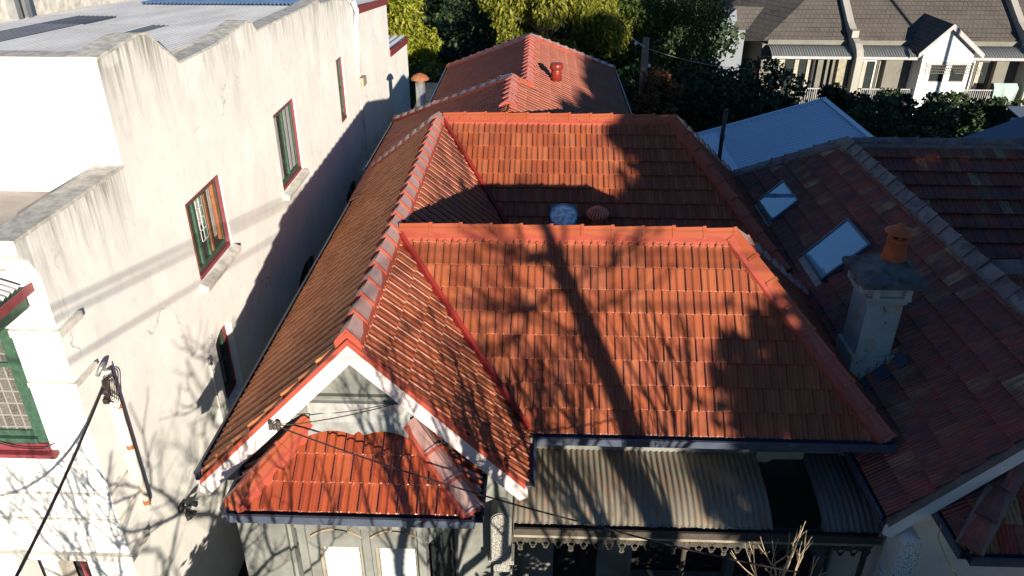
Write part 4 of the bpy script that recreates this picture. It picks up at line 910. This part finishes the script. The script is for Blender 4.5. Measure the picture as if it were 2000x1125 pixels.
# ------------------------------------------------------------------ vegetation
def leaves(name, mat, parent, blobs, n, size, seed, droop=0., elong=1.5, shell=.55, org=None, label=None):
    """leaf-sized faces through a volume of blobs: (centre, radii)"""
    g = np.random.default_rng(seed); wts = np.array([r[0]*r[1]*r[2] for _, r in blobs])**.67; wts /= wts.sum(); V = []
    for (c, r), wt in zip(blobs, wts):
        m_ = int(n*wt)+1; d = g.normal(size=(m_, 3)); d /= np.linalg.norm(d, axis=1)[:, None]
        rad = (shell+(1-shell)*g.random(m_))**.5*(1+.12*g.normal(size=m_)); p = np.array(c)+d*rad[:, None]*np.array(r)
        p[:, 2] -= droop*g.random(m_)*r[2]
        a = g.normal(size=(m_, 3))+d*.6; a[:, 2] -= droop*1.5; a /= np.linalg.norm(a, axis=1)[:, None]
        b_ = np.cross(a, g.normal(size=(m_, 3))); b_ /= np.linalg.norm(b_, axis=1)[:, None]
        s = size*(.6+.8*g.random(m_))[:, None]
        V.append(np.stack([p-a*s*elong*.5, p+b_*s*.5, p+a*s*elong*.5, p-b_*s*.5], 1))
    V = np.concatenate(V).reshape(-1, 3); nq = len(V)//4; o_ = np.array(ORG[parent.name] if parent else org)
    me = bpy.data.meshes.new(name); me.vertices.add(len(V)); me.vertices.foreach_set('co', (V-o_).astype(np.float32).ravel())
    me.loops.add(nq*4); me.loops.foreach_set('vertex_index', np.arange(nq*4, dtype=np.int32)); me.polygons.add(nq)
    me.polygons.foreach_set('loop_start', np.arange(0, nq*4, 4, dtype=np.int32)); me.update(calc_edges=True); me.materials.append(M[mat])
    o = bpy.data.objects.new(name, me); C.objects.link(o)
    if parent: o.parent = parent
    else: o.location = o_
    return o
def clumps(c, r, n, cr, seed, flat=1.0):
    g = np.random.default_rng(seed); out = []
    for i in range(n):
        d = g.normal(size=3); d /= np.linalg.norm(d); q = np.array(c)+d*np.array(r)*(.35+.65*g.random())**.8
        s = cr*(.6+.8*g.random()); out.append((tuple(q), (s, s, s*.75*flat)))
    return out
def tree(label, base, c, r, mat, n, size, seed, cat='tree', nclump=26, cr=1.1, trunk=.22, name='tree', group=None, **k):
    t = thing(name, base, label, cat, group)
    bl = clumps(c, r, nclump, cr, seed); leaves('crown', mat, t, bl, n, size, seed, **k)
    mb = MB(); top = Vector(c)-Vector((0, 0, r[2]*.35)); b0 = Vector(base)
    mb.tube([b0, b0.lerp(top, .5)+Vector((.15, .1, 0)), top], [trunk, trunk*.8, trunk*.55], 9)
    for q, s in bl[:: 3]: mb.tube([top, top.lerp(Vector(q), .5)+Vector((0, 0, .1)), Vector(q)], [trunk*.5, trunk*.3, trunk*.1], 6)
    mb.build('trunk', 'bark', t, True); return t
gz = ground_z
def T_(label, c, r, mat, n, size, seed, **k): return tree(label, (c[0], c[1], gz(c[1])), c, r, mat, n, size, seed, **k)
T_('bright yellow-green feathery tree just behind the white building', (-7.3, 37, -6.6), (2.8, 2.6, 3.6), 'leaf_bright', 34000, .085, 1, elong=2.6, nclump=46, cr=.95, droop=.5)
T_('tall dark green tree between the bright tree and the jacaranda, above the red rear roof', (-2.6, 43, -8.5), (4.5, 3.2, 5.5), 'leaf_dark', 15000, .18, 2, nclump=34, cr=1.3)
T_('low grey-green bush behind the white flue pipe', (-3.6, 31, -8.2), (2.2, 1.4, 1.6), 'leaf_mid', 7000, .11, 3, nclump=20, cr=.55, cat='bush', name='bush')
T_('large feathery jacaranda with sunlit hanging sprays behind the rear roof peak', (.5, 35.5, -5.6), (3.3, 2.6, 2.9), 'leaf_jac', 30000, .08, 4, elong=2.6, nclump=46, cr=.6, droop=1.1)
T_('dark feathery tree right of the jacaranda, mostly in shade', (5.6, 39, -7.9), (3.3, 2.6, 4.6), 'leaf_mid', 26000, .085, 5, elong=2.4, nclump=38, cr=1., droop=.9)
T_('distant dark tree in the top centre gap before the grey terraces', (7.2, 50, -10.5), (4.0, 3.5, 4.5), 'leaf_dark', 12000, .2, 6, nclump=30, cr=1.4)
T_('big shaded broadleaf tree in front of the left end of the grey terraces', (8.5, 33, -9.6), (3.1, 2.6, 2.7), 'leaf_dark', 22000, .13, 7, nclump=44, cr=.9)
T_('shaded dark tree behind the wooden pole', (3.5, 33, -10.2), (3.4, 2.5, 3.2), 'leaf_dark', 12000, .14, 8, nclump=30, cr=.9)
T_('dark green tree low behind the pale metal roof', (10.3, 28, -10.4), (3.2, 2.3, 1.9), 'leaf_dark', 12000, .11, 9, nclump=28, cr=.75)
T_('slender bush with reddish new leaves beside the wooden pole', (4.4, 29, -7.5), (.75, .7, 1.35), 'leaf_red', 2600, .10, 10, nclump=18, cr=.32, cat='bush', name='bush', shell=.2)
for i, (px, py, Y, rx, lab) in enumerate(((1640, 168, 36, 1.0, 'small dark shrub below the left grey balcony'), (1710, 190, 34, 1.25, 'leftmost tall hedge tree before the middle balcony'), (1752, 205, 33, 1.3, 'dark hedge tree below the left edge of the white gable'), (1812, 200, 34, 1.2, 'dark hedge tree under the left window of the white gable'), (1865, 205, 33, 1.2, 'dark hedge tree under the right window of the white gable'), (1905, 195, 34, 1.3, 'hedge tree with a pointed top right of the white gable'), (1955, 205, 33, 1.2, 'rightmost hedge tree below the hanging towel'))):
    c = pY(px, py+22, Y); tree(lab, (c.x, c.y, gz(c.y)), (c.x, c.y, c.z-1.0), (rx, 1.1, 2.0), 'leaf_dark', 6500, .12, 40+i, nclump=26, cr=.5, trunk=.1, name='hedge_tree', group='hedge trees before the grey terraces', shell=.3)
T_('low dark bush filling the yard between the pale roof and the blue roof', (13.6, 30, -10.0), (4.2, 2.2, 1.8), 'leaf_dark', 9000, .12, 60, nclump=28, cr=.8, cat='bush', name='bush')
o = leaves('undergrowth', 'leaf_dark', None, [((x, 34+random.uniform(-4, 6), -13.5+random.uniform(-1, .8)), (2.6, 2.2, 1.8)) for x in range(-12, 34, 2)], 22000, .22, 70, org=(8, 34, -14))
tag(o, 'dark tangled undergrowth filling the shaded back gardens', 'undergrowth', kind='stuff')
# far wooded slope closing the view behind the trees
o = leaves('wooded_slope', 'leaf_dark', None, [((x, 66+random.uniform(-4, 4), -13+random.uniform(-1, 4.)), (4.5, 3, 4.5)) for x in range(-36, 34, 3)], 26000, .4, 71, org=(0, 66, -14))
tag(o, 'dense dark woodland behind the back gardens', 'woodland', kind='stuff')

mat_limit = [True]     # ends boughs of the unseen street trees before they enter the view
def branch(mb, p, d, L_, r, dep, rr, spread=.55, upb=.12, minr=.006):
    n = 3; q = [p]; dd = d.copy()
    for i in range(n):
        dd = (dd+Vector((rr.uniform(-1, 1), rr.uniform(-1, 1), rr.uniform(-.7, 1)))*.17+Vector((0, 0, upb*.3))).normalized(); q.append(q[-1]+dd*L_/n)
    mb.tube(q, [r*(1-.13*i) for i in range(n+1)], 6 if r > .03 else 4, False)
    if dep == 0 or r < minr or (mat_limit[0] and q[-1].y > 0 and -q[-1].z < 1.138*(q[-1].y+.45)+.35): return
    for k in range(rr.choice((2, 2, 3))):
        ax = Vector((rr.uniform(-1, 1), rr.uniform(-1, 1), rr.uniform(-.4, .6))).normalized()
        nd = (dd+ax*spread*rr.uniform(.7, 1.3)+Vector((0, 0, upb))).normalized()
        branch(mb, q[-1] if k else q[-1], nd, L_*rr.uniform(.68, .9), r*rr.uniform(.55, .72), dep-1, rr, spread, upb, minr)
    if rr.random() < .6:
        ax = Vector((rr.uniform(-1, 1), rr.uniform(-1, 1), rr.uniform(-.2, .5))).normalized(); branch(mb, q[1], (dd+ax*.9).normalized(), L_*.6, r*.45, dep-2 if dep > 1 else 0, rr, spread, upb, minr)
def bare_tree(label, base, h0, rad, L_, dep, seed, mat='bark', name='bare_tree', cat='tree', lean=(0, 0), spread=.55, upb=.12, stems=4, minr=.006, group=None):
    t = thing(name, base, label, cat, group); rr = random.Random(seed); b0 = Vector(base); top = b0+Vector((lean[0], lean[1], h0))
    MB().tube([b0, b0.lerp(top, .5)+Vector((.05, .03, 0)), top], [rad*1.25, rad, rad*.85], 10).build('trunk', mat, t, True)
    cr = MB()
    for k in range(stems):
        g_ = 2*PI*(k+rr.random()*.6)/stems; branch(cr, top-Vector((0, 0, h0*.12*k/stems)), Vector((math.cos(g_)*.75, math.sin(g_)*.75, .8)).normalized(), L_, rad*.6, dep, rr, spread, upb, minr)
    cr.build('crown', mat, t, False, fixn=False); return t
bare_tree('leafless street tree with spreading grey boughs before the bay window', (.75, 2.4, GZ), 3.0, .15, 1.15, 6, 5, minr=.006, upb=.3, spread=.5)
bare_tree('leafless street tree in front of the white building', (-2.45, 2.4, GZ), 1.9, .10, 1.15, 5, 8, minr=.005, upb=.22, spread=.65)
bare_tree('leafless street tree before the rusty verandah', (3.1, 1.9, GZ), 3.1, .11, 1.1, 5, 21, minr=.006, upb=.3)
mat_limit[0] = False
# the tall thick trunk with cut-back limbs whose shadow falls up the middle of the roof
tk = thing('pollarded_tree', (5.53, -2.0, GZ), 'tall thick-trunked street tree with cut-back limbs', 'tree')
MB().tube([(5.53, -2, GZ), (5.55, -2, -6), (5.42, -2, -3.6), (5.18, -2, -2.0), (5.1, -2, -1.3)], [.25, .20, .155, .12, .05], 12).build('trunk', 'bark', tk, True)
lm = MB(); rr = random.Random(3)
for (a, b_, r_) in (((5.2, -2, -2.3), (4.72, -2.1, -2.5), .045), ((4.72, -2.1, -2.5), (4.5, -2.1, -2.75), .05), ((5.2, -2, -2.3), (5.75, -1.9, -2.05), .03), ((5.25, -2, -2.5), (4.75, -1.9, -1.9), .04), ((5.22, -2, -2.2), (5.0, -1.8, -1.6), .035), ((5.3, -2, -2.8), (5.7, -2, -2.45), .03), ((5.2, -2, -2.2), (5.35, -1.9, -1.5), .04), ((5.42, -2, -3.0), (5.0, -2.1, -2.75), .05), ((5.42, -2, -3.3), (4.55, -2.1, -2.6), .03), ((5.22, -2, -1.98), (5.0, -2.6, -1.8), .10)):
    a, b_ = Vector(a), Vector(b_); lm.tube([a, a.lerp(b_, .5)+Vector((0, 0, .08)), b_], [r_, r_*.85, r_*.7], 8)
    for k in range(5): branch(lm, b_, (b_-a).normalized()+Vector((rr.uniform(-.8, .8), rr.uniform(-.8, .8), rr.uniform(-.3, .5))), .45, .02, 2, rr, .6, .1)
lm.build('limb', 'bark', tk, True, fixn=False)
# evergreen street trees on the right that keep the neighbour in shade
eg = tree('big evergreen street tree shading the right of the red roof', (11.4, -3.4, GZ), (11.9, -3.4, -3.4), (3.6, 2.4, 3.5), 'leaf_dark', 30000, .17, 81, nclump=60, cr=.95, trunk=.3)
leaves('lower_crown', 'leaf_dark', eg, clumps((9.2, -3.4, -4.9), (2.1, 1.5, 1.9), 34, .75, 91)+clumps((9.9, -3.4, -3.2), (1.4, 1.2, 1.4), 22, .6, 92)+clumps((10.8, -3.4, -.9), (1.2, 1.1, 1.1), 16, .6, 93)+clumps((10.5, -3.4, -.25), (1.0, .9, .6), 12, .5, 96)+clumps((13.5, -3.6, .1), (1.9, 1.3, 1.1), 15, .55, 94), 60000, .15, 91)
tree('broad evergreen street tree in front of the neighbouring cottage', (17.5, -4, GZ), (17.8, -4, -1.4), (3.6, 2.8, 5.2), 'leaf_dark', 25000, .2, 82, nclump=60, cr=1.2, trunk=.35)
tree('evergreen street tree farthest to the right along the road', (24.5, -4.5, GZ), (25.2, -4.5, -.6), (5.6, 3, 5.8), 'leaf_dark', 38000, .26, 83, nclump=50, cr=1.5, trunk=.35)
t = thing('hedge', (3.6, 4.3, GZ), 'tall dense clipped hedge behind the front fence of the verandah', 'hedge')  # out of view, added to keep the sun from under the verandah
leaves('crown', 'leaf_dark', t, [((x, 4.3, z), (.55, .45, .6)) for x in np.arange(.9, 7.2, .45) for z in (-9.6, -8.7, -7.75)], 16000, .10, 95, shell=.1)
mb = MB()
for x in (1.2, 2.6, 4.0, 5.4, 6.8): mb.tube([(x, 4.3, GZ), (x, 4.3, -8)], [.05, .03], 6)
mb.build('trunk', 'bark', t)['kind'] = 'stuff'
t = thing('bush', (-3.3, 4.9, GZ), 'rounded evergreen bush in the front garden beside the alley', 'bush')  # out of view, added for the shade low on the white side wall
leaves('foliage', 'leaf_dark', t, clumps((-3.3, 4.9, -8.85), (.75, .6, .8), 16, .42, 97), 6000, .09, 97, shell=.1)
MB().tube([(-3.3, 4.9, GZ), (-3.3, 4.9, -8.8)], [.06, .03], 6).build('stem', 'bark', t, True)
# pale bare shrub in the front garden and twigs by the neighbour's bay
sb = Vector((2.42, 5.35, -6.35))
t = thing('bare_shrub', (sb.x, sb.y, GZ), 'small leafless shrub with pale sunlit twigs before the verandah', 'shrub')
MB().tube([(sb.x, sb.y, GZ), (sb.x, sb.y, -7.6), tuple(sb)], [.05, .035, .022], 8).build('trunk', 'pale_bark', t, True)
cr = MB(); rr = random.Random(12)
cr.tube([sb, sb+Vector((.03, .02, .45)), sb+Vector((.06, 0, .72)), sb+Vector((.10, 0, 1.08))], [.019, .015, .009, .004], 6)
for (dx_, dz_, l) in ((-.34, .22, .5), (-.20, .5, .55), (.22, .30, .45), (.30, .42, .55), (-.1, .3, .35), (.38, .1, .4), (-.42, .08, .3)):
    branch(cr, sb+Vector((0, 0, rr.uniform(0, .3))), Vector((dx_, rr.uniform(-.15, .15), dz_)).normalized(), l*.6, .0105, 2, rr, .45, .25, .001)
cr.build('crown', 'pale_bark', t, False, fixn=False)
t = thing('bare_shrub', (4.55, 5.6, GZ), 'thin curved leafless stem before the neighbouring bay', 'shrub')
MB().tube([(4.55, 5.6, GZ), pY(1868, 1125, 5.6), pY(1848, 1090, 5.6), pY(1832, 1050, 5.6), pY(1838, 1024, 5.6)], [.03, .012, .009, .007, .003], 6).build('trunk', 'pale_bark', t, True)

# ------------------------------------------------------------------ verandah things
t = thing('wire_chair', (.98, 7.55, GZ+.36), 'black curved-back metal chair on the verandah', 'chair')
def cp_(x, y, z): return (x+.98, y+7.55, z+GZ+.36)
st_ = MB(); st_.lathe([(0, .43), (.2, .43), (.21, .445), (.2, .46), (0, .46)], cp_(0, 0, 0), 18); st_.build('seat', 'iron', t, True)
bk = MB(); arc = [cp_(.21*math.cos(g_), .12+.08*math.sin(g_)*0+.05, .50+.52*math.sin(g_)) for g_ in [PI*i/14 for i in range(15)]]; bk.tube(arc, .010, 6)
for k in range(-3, 4): bk.tube([cp_(k*.045, .17, .45), cp_(k*.055, .17, .50+.52*math.sqrt(max(0, 1-(k*.055/.21)**2)))], .005, 5)
bk.build('backrest', 'iron', t, True)
for x, y in ((-.16, -.14), (.16, -.14), (-.16, .16), (.16, .16)): MB().tube([cp_(x*.8, y*.8, .44), cp_(x*1.15, y*1.15, 0)], .010, 6).build('leg', 'iron', t, True)
t = thing('potted_plant', (1.80, 7.3, GZ+.36), 'small potted plant with a white rimmed pot on the verandah', 'plant')
MB().lathe([(.08, 0), (.12, .22), (.135, .22), (.135, .26), (.11, .26), (.1, .2)], (1.8, 7.3, GZ+1.05), 18).build('pot', 'white_trim', t, True)
MB().box(1.6, 2.0, 7.15, 7.45, GZ+.36, GZ+1.05).build('stand', 'dark_wood', t)
leaves('foliage', 'leaf_red', t, [((1.8, 7.3, GZ+1.42), (.14, .14, .14))], 140, .06, 5)

# ------------------------------------------------------------------ pole in the back lane
t = thing('power_pole', (4.02, 30, gz(30)), 'weathered wooden pole with a short cross arm among the dark trees', 'pole')
MB().tube([(4.05, 30, gz(30)), (4.0, 30, -8), (3.98, 30, -5.6)], [.17, .15, .13], 10).build('shaft', 'timber_pole', t, True)
MB().tube([(3.98, 29.9, -5.95), (3.45, 29.9, -5.62)], .025, 6).build('arm', 'galv', t)
for q in ((3.6, 29.9, -5.85), (4.15, 29.85, -6.65)): MB().lathe([(0, 0), (.05, .02), (.05, .10), (0, .14)], q, 8).build('insulator', 'white_trim', t)
tag(MB().tube(sag((4.0, 29.9, -5.95), (9.5, 34, -7.6), .2), .012, 5).build('power_line', 'pale_bark'), 'pale wire running right from the wooden pole in the back lane', 'power line')

# ------------------------------------------------------------------ grey terraces on the rise behind
YF = 50.0
def corr_far(root, xa, xb, z0=-9.93, z1=-10.36):
    pts = []
    for i in range(7): t_ = i/6; pts.append((xa, YF+1.3*(1-t_), z0+(z1-z0)*(t_**1.8)))
    o = corr('verandah_roof', root, 'far_metal', pts, (1, 0, 0), xb-xa, pitch=.16, amp=.03)
    MB().box(xa, xb, YF-.06, YF+.0, z1-.16, z1+.01).build('verandah_gutter', 'far_grey', root)
    MB().box(xa, xb, YF+1.28, YF+1.4, -9.9, -9.62).build('gutter', 'far_cream', root)
    return o
def far_roof(root, pts): return MB().add(pts, [tuple(range(len(pts)))]).build('roof', 'far_tile', root)
def balcony(root, xa, xb, z=-13.35, mat='far_grey'):
    MB().box(xa, xb, YF-.1, YF+1.5, z-.2, z).build('balcony_floor', 'far_cream', root)
    r = MB(); r.box(xa, xb, YF-.05, YF+.02, z+.98, z+1.04)
    x = xa
    while x < xb: r.box(x, x+.03, YF-.03, YF+.0, z, z+.98); x += .13
    return r.build('railing', mat, root)
def far_window(root, x0, x1, z0, z1, y, frame='dark_wood', pane='glass', rail=.5):
    f = MB(); t_ = .06
    f.box(x0, x0+t_, y-.05, y, z0, z1).box(x1-t_, x1, y-.05, y, z0, z1).box(x0, x1, y-.052, y, z1-t_, z1+.0).box(x0, x1, y-.052, y, z0, z0+t_)
    if rail: c = z0+(z1-z0)*rail; f.box(x0+t_, x1-t_, y-.048, y, c-.03, c+.03)
    o = f.build('window', frame, root); MB().box(x0+.01, x1-.01, y-.02, y-.012, z0+.01, z1-.01).build('pane', pane, o); return o
# left house with hipped roof
A = thing('terrace_house', (15.5, 55, gz(55)), 'left end grey-roofed house with hipped roof, dark balcony and striped curtains', 'house')
xl_, xp = pY(1500, 84, 51.3).x, pY(1672, 95, 51).x
c0 = pY(1490, 80, 51.3); kz = pY(1572, 0, 1.).z; yt_ = (c0.z-.7*51.3)/(kz-.7); tp_ = pY(1572, 0, yt_)
far_roof(A, [tuple(c0), (xp-.35, 51.3, c0.z), (xp-.35, 62, c0.z+.7*10.7), (tp_.x+(62-yt_)*.9, 62, c0.z+.7*10.7), tuple(tp_)])
far_roof(A, [tuple(c0), tuple(tp_), (tp_.x+(62-yt_)*.9, 62, c0.z+.7*10.7), (c0.x-4.5, 62, c0.z-.5), (c0.x-4.8, 56, c0.z-.9)])
corr_far(A, xl_, xp-.5); balcony(A, xl_+2.2, xp-.45)
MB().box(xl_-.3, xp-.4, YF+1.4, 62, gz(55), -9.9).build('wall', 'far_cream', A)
far_window(A, xl_+.6, xl_+3.2, -13.2, -10.7, YF+1.4, rail=None, pane='glass'); far_window(A, xl_+4.35, xl_+4.9, -12.5, -10.9, YF+1.4)
MB().box(xl_+.9, xl_+1.25, YF+1.30, YF+1.34, -13.1, -10.75).box(xl_+1.9, xl_+2.15, YF+1.30, YF+1.34, -13.1, -10.75).box(xl_+2.7, xl_+3.0, YF+1.30, YF+1.34, -13.1, -10.75).build('curtain', 'curtain', A)
MB().box(xl_+3.45, xl_+3.6, YF-.02, YF+.1, -13.3, -10.5).box(xp-1.65, xp-1.5, YF-.02, YF+.1, -13.3, -10.5).build('balcony_post', 'far_cream', A)
MB().box(xp-1.2, xp-.5, YF+.2, YF+1.3, -13.3, -10.45).build('side_screen', 'render_dim', A)
# its small side dormer
d0, d1, d2, d3 = pY(1436, 12, 52), pY(1492, 14, 52), pY(1460, 57, 50.8), pY(1442, 58, 50.8)
MB().add([tuple(d0), tuple(d1), tuple(d2), tuple(d3)], [(0, 1, 2, 3)]).build('dormer_roof', 'far_tile', A)
MB().box(d3.x-1.4, d3.x+.5, 51.0, 54, -13, d3.z-.05).prism([(d3.x-1.4, 51.0, d3.z-.05), (d3.x, 51.0, d3.z-.05), (d0.x, 51.6, d0.z-.1)], (0, 2, 0)).build('wall', 'blue_grey', A)
MB().add([tuple(d0), tuple(d3), (d3.x-1.7, 50.9, d3.z-.9), (d0.x-2.0, 53, d0.z-1.0)], [(0, 1, 2, 3)]).build('dormer_roof', 'far_tile', A)
# middle house with white gable
B = thing('terrace_house', (25, 55, gz(55)), 'middle grey-roofed house with bright white gable between two balconies', 'house')
g0, g1, ga = pY(1806, 100, YF-.6), pY(1912, 98, YF-.6), pY(1862, 50, YF-.6); xr2 = pY(1985, 90, 51.3).x
far_roof(B, [(xp-.3, 51.3, -9.7), (xr2+.4, 51.3, -9.72), (xr2-.1, 62, -2.6), (xp-.6, 62, -2.6)])
corr_far(B, xp+.0, g0.x+.1); corr_far(B, g1.x-.1, xr2+.3)
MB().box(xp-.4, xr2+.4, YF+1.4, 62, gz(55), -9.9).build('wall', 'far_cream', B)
mbw = MB(TY(YF-.4)); zw = g0.z
qa, qb, qc, qd = pY(1820, 126, YF-.4), pY(1838, 160, YF-.4), pY(1860, 126, YF-.4), pY(1878, 160, YF-.4); w1 = (qa.x, qb.x+.05, qb.z, qa.z); w2 = (qc.x, qd.x+.05, qd.z, qc.z)
mbw.holed(-1.9, 0, g0.x+.1, g1.x-.1, gz(50), zw, [w1, w2]); mbw.T = None
mbw.prism([(g0.x+.1, YF-.4, zw), (g1.x-.1, YF-.4, zw), (ga.x, YF-.4, ga.z-.1)], (0, 1.9, 0)); mbw.build('gable_wall', 'far_white', B)
for q in (w1, w2): far_window(B, *q, YF-.32, 'dark_wood', 'glass')
rb = [(ga.x, 55.2, ga.z+.12)]
MB().add([(ga.x, YF-.7, ga.z+.08), (ga.x, 56.5, ga.z+.08), (g0.x-.3, 52.0, zw-.1), (g0.x-.3, YF-.7, zw-.12)], [(0, 1, 2, 3)]).add([(ga.x, YF-.7, ga.z+.08), (ga.x, 56.5, ga.z+.08), (g1.x+.3, 52.0, zw-.1), (g1.x+.3, YF-.7, zw-.12)], [(0, 1, 2, 3)]).build('gable_roof', 'far_tile', B)
for sx, gg in ((-1, g0), (1, g1)):
    MB().prism([(ga.x, YF-.74, ga.z+.12), (gg.x+sx*.35, YF-.74, zw-.12), (gg.x+sx*.35, YF-.74, zw-.42), (ga.x, YF-.74, ga.z-.2)], (0, .06, 0)).build('bargeboard', 'far_grey', B)
# lattice awning over both windows
aw = MB(); n = 26
xa, xb = w1[0]-.35, w2[1]+.45; ya, yb_ = YF-.42, YF-1.1; za, zb = w1[3]+.12, w1[3]-.38
for k in range(n+1):
    x = xa+(xb-xa)*k/n; aw.tube([(x, ya, za), (x, yb_, zb)], .014, 4)
for k in range(5): t_ = k/4; aw.tube([(xa, ya+(yb_-ya)*t_, za+(zb-za)*t_), (xb, ya+(yb_-ya)*t_, za+(zb-za)*t_)], .016, 4)
aw.tube([(xa, ya, za), (xa-.25, yb_, zb-.05)], .018, 4); aw.tube([(xb, ya, za), (xb+.25, yb_, zb-.05)], .018, 4); aw.build('lattice_awning', 'far_cream', B)
for (x0_, x1_) in ((xp+.45, g0.x+.1), (g1.x-.1, xr2)):
    balcony(B, x0_, x1_)
    k = 0; x = x0_+.2
    while x+.9 < x1_-.9:
        far_window(B, x, x+.95, -13.3, -10.85, YF+1.4, 'white_trim' if k % 2 == 0 else 'far_cream', 'glass', None)
        MB().box(x+.1, x+.35, YF+1.30, YF+1.34, -13.3, -10.9).build('curtain', 'curtain', B); x += 1.05; k += 1
MB().box(g0.x-1.5, g0.x-.0, YF+.9, YF+1.3, -13.3, -10.4).build('side_screen', 'far_cream', B)
MB().box(xr2-1.1, xr2+.2, YF+.9, YF+1.3, -13.3, -10.4).build('side_screen', 'far_cream', B)
# dividing walls with swept parapets
def divider(xc, label, zlow=-14.9):
    pts = []
    prof2 = [(YF-.5, zlow), (YF-.5, -10.6), (YF-.46, -10.25), (YF-.2, -9.9), (YF+.2, -9.6), (YF+.7, -9.42), (YF+1.0, -9.4), (YF+1.0, -9.0), (YF+1.5, -8.95), (YF+2.2, -8.6), (62, -1.9), (62, zlow)]
    o = MB().prism([(xc, y, z) for y, z in prof2], (.42, 0, 0)).build('dividing_wall', 'pale_wall'); tag(o, label, 'wall', 'dividing walls between the grey terraces'); return o
divider(xp-.42, 'cream stepped dividing wall between the hipped house and the gabled house')
divider(xr2+.25, 'cream stepped dividing wall at the top right corner of the view')
D = thing('terrace_house', (33, 55, gz(55)), 'grey-roofed house at the far right edge beyond the dividing wall', 'house')
far_roof(D, [(xr2+.6, 51.3, -9.72), (xr2+7, 51.3, -9.72), (xr2+7, 62, -2.6), (xr2+.6, 62, -2.6)])
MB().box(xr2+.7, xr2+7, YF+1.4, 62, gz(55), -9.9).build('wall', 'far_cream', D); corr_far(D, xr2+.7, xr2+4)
# washing over the right balcony rail
tw0, tw1 = pY(1944, 163, YF-.12), pY(1993, 166, YF-.12)
mb = MB(); n = 14; vs = []; fs = []
for i in range(n+1):
    t_ = i/n; x = tw0.x+(tw1.x-tw0.x)*t_; b_ = .05*math.sin(t_*23)+.04*math.sin(t_*9)
    for j in range(5): s_ = j/4; vs.append((x+.25*s_*(.3-t_), YF-.12-.02+b_*s_, tw0.z+.02-(1.0+.22*math.sin(t_*7+1))*s_))
    vs[-5] = (x, YF+.05, tw0.z-.02)
for i in range(n):
    for j in range(4): fs.append((i*5+j, i*5+j+1, i*5+6+j, i*5+5+j))
mb.add(vs, fs); o = mb.build('towel', 'towel', None, True); tag(o, 'pale green towel drying over the balcony rail right of the white gable', 'towel')
gp = Vector((31.0, 35.4, 0)); t = thing('power_pole', (gp.x, gp.y, gz(gp.y)), 'tall power pole in the rear lane whose shadow crosses the white gable', 'pole')
MB().tube([(gp.x, gp.y, gz(gp.y)), (gp.x, gp.y, -1.6)], [.15, .12], 10).build('shaft', 'timber_pole', t, True); MB().box(gp.x-.9, gp.x+.9, gp.y-.05, gp.y+.05, -2.0, -1.9).build('arm', 'timber_pole', t)
# dark blue steel roof at right and small white shed
bl = thing('garden_shed', (15, 25, gz(25)), 'dark blue steel-roofed outbuilding beyond the old tiles at the right edge', 'shed')
q0, q1 = pY(1845, 274, 22.5), pY(2010, 222, 25)
MB().prism([(q0.x, 22.3, q0.z), (q1.x+2.5, 25.5, q1.z+.75), (q1.x+6, 22, q1.z), (q0.x+4, 19.5, q0.z-.3)], (0, 0, -.08)).build('roof', 'blue_metal', bl)
MB().box(q0.x+3.5, q0.x+8, 22, 24.0, GZ, q0.z-.5).build('wall', 'white_trim', bl)
q = pY(1990, 215, 30)+Vector((1.0, 0, -1.1))
wsd = thing('white_shed', (q.x+1, 31, gz(31)), 'small white-walled shed at the right edge below the towel', 'shed')
MB().box(q.x, q.x+4, 30, 32, gz(31), q.z+.25).build('wall', 'far_white', wsd); MB().prism([(q.x-.2, 29.8, q.z+.26), (q.x+4.2, 29.8, q.z+.26), (q.x+4.2, 32.2, q.z+.6), (q.x-.2, 32.2, q.z+.6)], (0, 0, .06)).build('roof', 'blue_metal', wsd)
